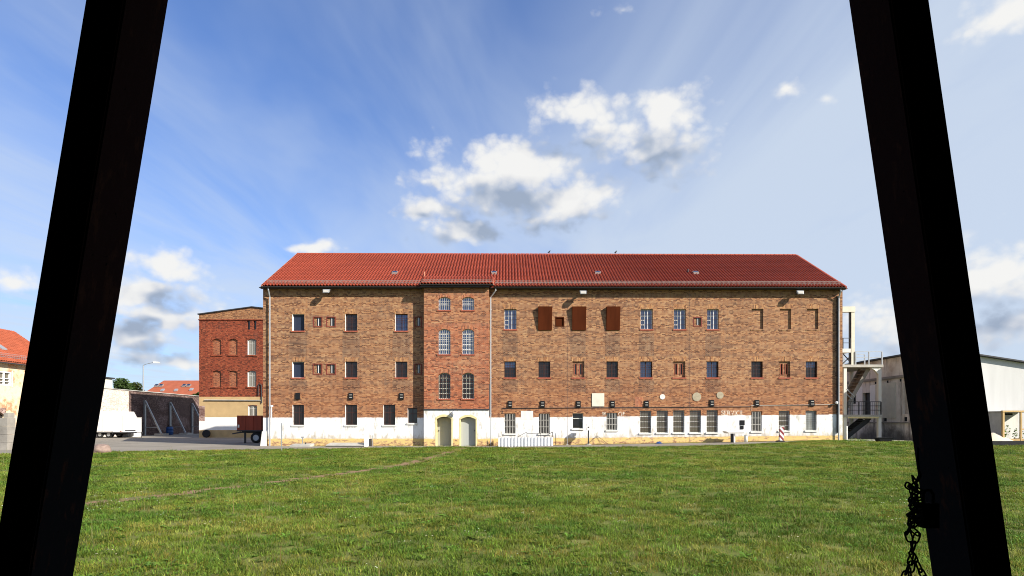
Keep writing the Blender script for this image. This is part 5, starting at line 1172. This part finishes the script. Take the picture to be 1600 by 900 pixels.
# side wall facing -x (x=0 plane)
def wallside(mb, a0, a1, z0, z1, holes, rev):
    Sx = sorted(set([a0, a1] + [h[i] for h in holes for i in (0, 1)])); Zx = sorted(set([z0, z1] + [h[i] for h in holes for i in (2, 3)]))
    for i in range(len(Sx) - 1):
        for j in range(len(Zx) - 1):
            cs, cz = (Sx[i] + Sx[i + 1]) / 2, (Zx[j] + Zx[j + 1]) / 2
            if not any(h[0] < cs < h[1] and h[2] < cz < h[3] for h in holes): mb.quad((0, Sx[i + 1], Zx[j]), (0, Sx[i], Zx[j]), (0, Sx[i], Zx[j + 1]), (0, Sx[i + 1], Zx[j + 1]))
    for a, b, za, zb in holes:
        mb.quad((0, a, za), (0, a, zb), (rev, a, zb), (rev, a, za)); mb.quad((0, b, za), (rev, b, za), (rev, b, zb), (0, b, zb)); mb.quad((0, a, za), (rev, a, za), (rev, b, za), (0, b, za)); mb.quad((0, a, zb), (0, b, zb), (rev, b, zb), (rev, a, zb))
wallside(mb, 0, 22, -.1, hz(0), side_w, .25)
mb.build('side_wall', 'dirtyrender', t)
for a, b, za, zb in side_w[:1]: MB().box(.2, .24, a, b, za, zb).build('door', 'darksteel', t)
a, b, za, zb = side_w[1]; w = MB().box(.12, .18, a, b, za, zb).build('shutter', 'bar_grey', t)
for k in range(5): yy = a + (b - a) * (k + .5) / 5; MB().box(.10, .118, yy - .06, yy + .06, za + .05, zb - .05).build('board', 'bar_grey', w)
MB().box(-.03, -.016, 9.0, 9.6, 3.0, 3.65).build('vent_panel', 'black', t); MB().box(-.03, -.002, 4.2, 6.5, 1.9, 4.3).build('render_patch', 'cream', t)
for ya, yb in ((6.5, 7.16), (8.14, 10.2)): MB().box(-.015, -.001, ya, yb, 1.9, 4.25).build('white_panel', 'white', t)
MB().box(-.08, -.002, 0, 22, 4.55, 4.72).build('ledge', 'oldconcrete', t); MB().box(-.06, -.002, 0, 22, 1.55, 1.63).build('ledge', 'oldconcrete', t)
for yy in (1.0, 2.3, 3.6, 5.0, 6.4, 8.8, 10.2): MB().box(-.004, .0, yy, yy + .17, 4.30, 4.47).build('beam_hole', 'black', t)
for yy in (3.0, 5.2): MB().box(-.004, .0, yy, yy + .28, 1.66, 1.95).build('beam_hole', 'black', t)
mb = MB(); mb.add([(.002, 0, -.1), (LW, 0, -.1), (LW, 0, hz(LW)), (.002, 0, hz(0))], [(0, 1, 2, 3)]); mb.add([(LW, 0, -.1), (LW, 22, -.1), (LW, 22, hz(LW)), (LW, 0, hz(LW))], [(0, 1, 2, 3)]); mb.add([(0, 22, -.1), (LW, 22, -.1), (LW, 22, hz(LW)), (0, 22, hz(0))], [(3, 2, 1, 0)])
mb.build('front_wall', plain('grey_white_render', (.56, .56, .55), .8, .12, 1.2, streak=True), t)
MB().hexa([(-.25, -.3, hz(0) + .04), (LW + .2, -.3, hz(LW)), (LW + .2, 22.2, hz(LW)), (-.25, 22.2, hz(0) + .04), (-.25, -.3, hz(0) + .12), (LW + .2, -.3, hz(LW) + .08), (LW + .2, 22.2, hz(LW) + .08), (-.25, 22.2, hz(0) + .12)]).build('roof', 'darksteel', t)
# timber framed booth on a dark plinth before the white wall
pt = thing('dark_plinth', 'low near-black plinth along the white hall', 'plinth', (at(1490, 34.2), 34.2, gz(27, 34))); away(pt, KH); MB().hexa([(0, 0, -.1), (14, 0, -.1), (14, 2.98, -.1), (0, 2.98, -.1), (.05, .04, .42), (14, .04, .42), (14, 2.98, .42), (.05, 2.98, .42)]).build('body', 'near_black', pt)  # whole plinth in one near-black tone
bt = thing('timber_booth', 'open timber framed booth with grey side and plants inside', 'booth', (at(1567, 34.8), 34.8, .46))
BL = bt.location.copy(); away(bt, KH); BH = 1.72
MB().box(0, .10, 0, .10, 0, BH).build('post', 'timber', bt); MB().box(1.0, 1.09, 0, .09, 0, BH).build('post', 'timber', bt); MB().box(2.6, 2.7, 0, .10, 0, BH).build('post', 'timber', bt)
MB().box(-.02, 2.72, -.02, .12, BH + .002, BH + .09).build('lintel_beam', 'timber', bt); MB().box(1.09, 2.6, .02, .08, .72, .79).box(.10, 1.0, .02, .08, .0, .22).box(1.09, 2.6, .02, .08, .0, .22).build('rail', 'timber', bt)
MB().prism([(0, 0)] * 0 or [(0, 0), (.06, 0), (.06, BH), (0, BH)], .12, 2.3).build('side_panel', 'concrete', bt); MB().box(.06, 2.7, 2.25, 2.3, 0, BH).build('back_panel', 'white_dirty', bt); MB().box(-.05, 2.75, .13, 2.35, BH + .003, BH + .06).build('roof', 'concrete', bt)
MB().box(.25, .95, .5, .6, BH - .16, BH - .06).build('hanging_lamp', 'black', bt)
rg = random.Random(8)
for i, (dx, dy, h) in enumerate(((.45, .7, .55), (.8, .9, .75), (1.5, .8, .6))):
    p = thing('potted_plant', ('leafy potted plant at the left inside the timber booth', 'tall leafy potted plant in the middle of the timber booth', 'leafy potted plant behind the cross rail of the booth')[i], 'plant', (BL.x + dx, BL.y + dy, .46)); away(p, KH)
    MB().lathe([(.10, 0), (.14, .2), (.15, .22)], n=10).build('pot', 'sill', p)
    mb = MB()
    for _ in range(70):
        a = rg.uniform(0, 6.28); z = .2 + rg.random() * h; r = rg.uniform(.03, .24); s_ = rg.uniform(.05, .12); c = Vector((r * math.cos(a), r * math.sin(a), z)); d = Vector((math.cos(a), math.sin(a), rg.uniform(-.3, .8))).normalized() * s_; q = d.orthogonal().normalized() * s_ * .4
        mb.add([c, c + d * .5 + q, c + d, c + d * .5 - q], [(0, 1, 2, 3)])
    mb.build('leaves', 'clover', p)
mb = MB(); n = 14; rg = random.Random(2)
mb.v = [((i / n - .5) * 2.6, (j / n - .5) * 1.3, max(0, .62 * (1 - math.hypot((i / n - .5) * 2, (j / n - .5) * 2)) + rg.uniform(-.015, .015))) for j in range(n + 1) for i in range(n + 1)]
mb.f = [(j * (n + 1) + i, j * (n + 1) + i + 1, (j + 1) * (n + 1) + i + 1, (j + 1) * (n + 1) + i) for j in range(n) for i in range(n)]; mb.mi = [0] * len(mb.f)
tag(away(mb.build('sand_heap', 'sand', None, True, (at(1552, 35.1), 35.1, .46)), KH), 'pale sand heap left of the timber booth', 'sand heap')

# ------------------------------------------------------------------ near frame: raking posts, and an unseen shelter added to shade them
SH = thing('posts_and_shade_shelter', 'two raking black posts framing the view, with an unseen shelter added to shade them', 'shelter', (0, 0, 0))
PY = 2.0
def post(sign, xin_top, xin_bot, w, dp):
    def xin(z): return xin_bot + (xin_top - xin_bot) * (z - 1.103) / (2.966 - 1.103)
    z0, z1 = 0.0, 3.598; e = .012
    lo, hi = xin(z0), xin(z1); o = -w if sign < 0 else w
    bm = bmesh.new()
    vs = [bm.verts.new(p) for p in ((lo, PY, z0), (lo + o, PY, z0), (lo + o, PY + dp, z0), (lo, PY + dp, z0), (hi, PY, z1), (hi + o, PY, z1), (hi + o, PY + dp, z1), (hi, PY + dp, z1))]
    for f in ((0, 1, 2, 3), (4, 5, 6, 7), (0, 1, 5, 4), (1, 2, 6, 5), (2, 3, 7, 6), (3, 0, 4, 7)): bm.faces.new([vs[i] for i in f])
    bmesh.ops.recalc_face_normals(bm, faces=bm.faces)
    bmesh.ops.bevel(bm, geom=[e_ for e_ in bm.edges if abs((e_.verts[0].co - e_.verts[1].co).z) > 1], offset=.006, segments=2, affect='EDGES')
    me = bpy.data.meshes.new('post'); bm.to_mesh(me); bm.free(); me.materials.append(M['blackpost']); return link('post', me, SH)
post(-1, -1.2526, -1.560, .130, .215); post(1, 1.222, 1.492, .130, .21)
MB().box(-4.5, 7.0, -5, 2.5, 3.60, 3.78).build('roof', 'shadewood', SH); MB().box(-4.5, 7.0, -5.12, -5.003, 0, 3.6).build('shade_back_wall', 'shadewood', SH)  # unseen roof and walls added to keep direct sun off the posts
MB().box(6.88, 7.0, -5, 2.5, 0, 3.598).build('side_wall', 'shadewood', SH); MB().box(-4.5, -4.38, -5, 2.5, 0, 3.598).build('side_wall', 'shadewood', SH)
# chain, padlock, wire on the right hand post
def P3(px, py, Y): return Vector((at(px, Y), Y, zat(py, Y)))
CY = 1.96
ch = thing('rusty_chain', 'black tangled chain hanging from the right hand post', 'chain', (0, 0, 0))
def link_mesh(L, Wd, r):
    mb = MB(); n = 14; pts = []
    for k in range(n + 1): a = 2 * math.pi * k / n; pts.append(((L / 2 - Wd / 2) * (1 if math.cos(a) > 0 else -1) * min(1, abs(math.cos(a)) * 3) + Wd / 2 * math.cos(a), Wd / 2 * math.sin(a), 0))
    return mb.tube(pts, r, 6, caps=False).mesh('chain_link', 'iron', True)
lm = link_mesh(.036, .018, .0028)
def strand(pl, roll=0):
    pl = [P3(*p) for p in pl]; seg = []; step = .0265
    for a, b in zip(pl[:-1], pl[1:]):
        n = max(1, round((b - a).length / step)); seg += [(a.lerp(b, k / n), (b - a).normalized()) for k in range(n)]
    for i, (p, d) in enumerate(seg):
        o = link('chain_link', lm, ch); up = Vector((0, 1, 0)); zv = d.cross(up).normalized(); yv = zv.cross(d).normalized()
        m = Matrix((d, yv, zv)).transposed().to_4x4() @ Matrix.Rotation(R(20 + 90 * (i % 2)) + roll, 4, 'X')
        o.matrix_local = Matrix.Translation(p + d * step / 2) @ m
strand([(1437, 742, CY), (1430, 757, CY), (1424, 772, CY), (1428, 795, CY), (1423, 822, CY), (1418, 832, CY), (1424, 850, CY), (1427, 868, CY), (1420, 884, CY), (1412, 905, CY), (1407, 950, CY)])
strand([(1424, 826, CY - .02), (1434, 834, CY - .02), (1429, 848, CY - .02), (1424, 864, CY - .02), (1433, 880, CY - .02), (1444, 902, CY - .02), (1450, 950, CY - .02)], .7)
strand([(1422, 760, CY - .03), (1438, 768, CY - .02), (1424, 782, CY + .01), (1438, 792, CY - .01), (1421, 803, CY - .02), (1432, 815, CY), (1420, 826, CY - .01)], .4)
strand([(1416, 757, CY), (1428, 765, CY + .02), (1438, 778, CY + .02), (1424, 790, CY - .03), (1434, 806, CY + .02), (1422, 816, CY - .02)], 1.2)
strand([(1427, 868, CY + .01), (1423, 890, CY + .01), (1424, 915, CY + .01), (1421, 950, CY + .01)], .2)
pl_ = thing('padlock', 'black padlock box hanging with the chain on the right hand post', 'padlock', tuple(P3(1450, 824, CY)))
MB().hexa([(-.024, -.018, 0), (.024, -.018, 0), (.024, .018, 0), (-.024, .018, 0), (-.028, -.018, .078), (.024, -.018, .078), (.024, .018, .078), (-.028, .018, .078)]).build('body', 'iron', pl_)
MB().tube([(-.016, 0, .078), (-.016, 0, .105), (-.008, 0, .118), (.008, 0, .118), (.016, 0, .105), (.016, 0, .078)], .005, 8).build('shackle', 'iron', pl_)
MB().lathe([(.006, 0), (.006, .004)], (0, 0, 0), 8).build('keyhole', 'darksteel', pl_).matrix_local = Matrix.Translation((0, -.018, .02)) @ Matrix.Rotation(R(90), 4, 'X')
wr = MB().tube([P3(1434, 700, 1.99), P3(1433.5, 715, 1.98), P3(1436, 735, CY), P3(1438, 745, CY), P3(1434, 752, CY), P3(1428, 747, CY), P3(1425, 742, CY), P3(1427, 752, CY), P3(1432, 760, CY)], .0035, 6).build('wire_loop', 'iron', None, True)
tag(wr, 'thin black wire loop tying the chain to the right hand post', 'wire')
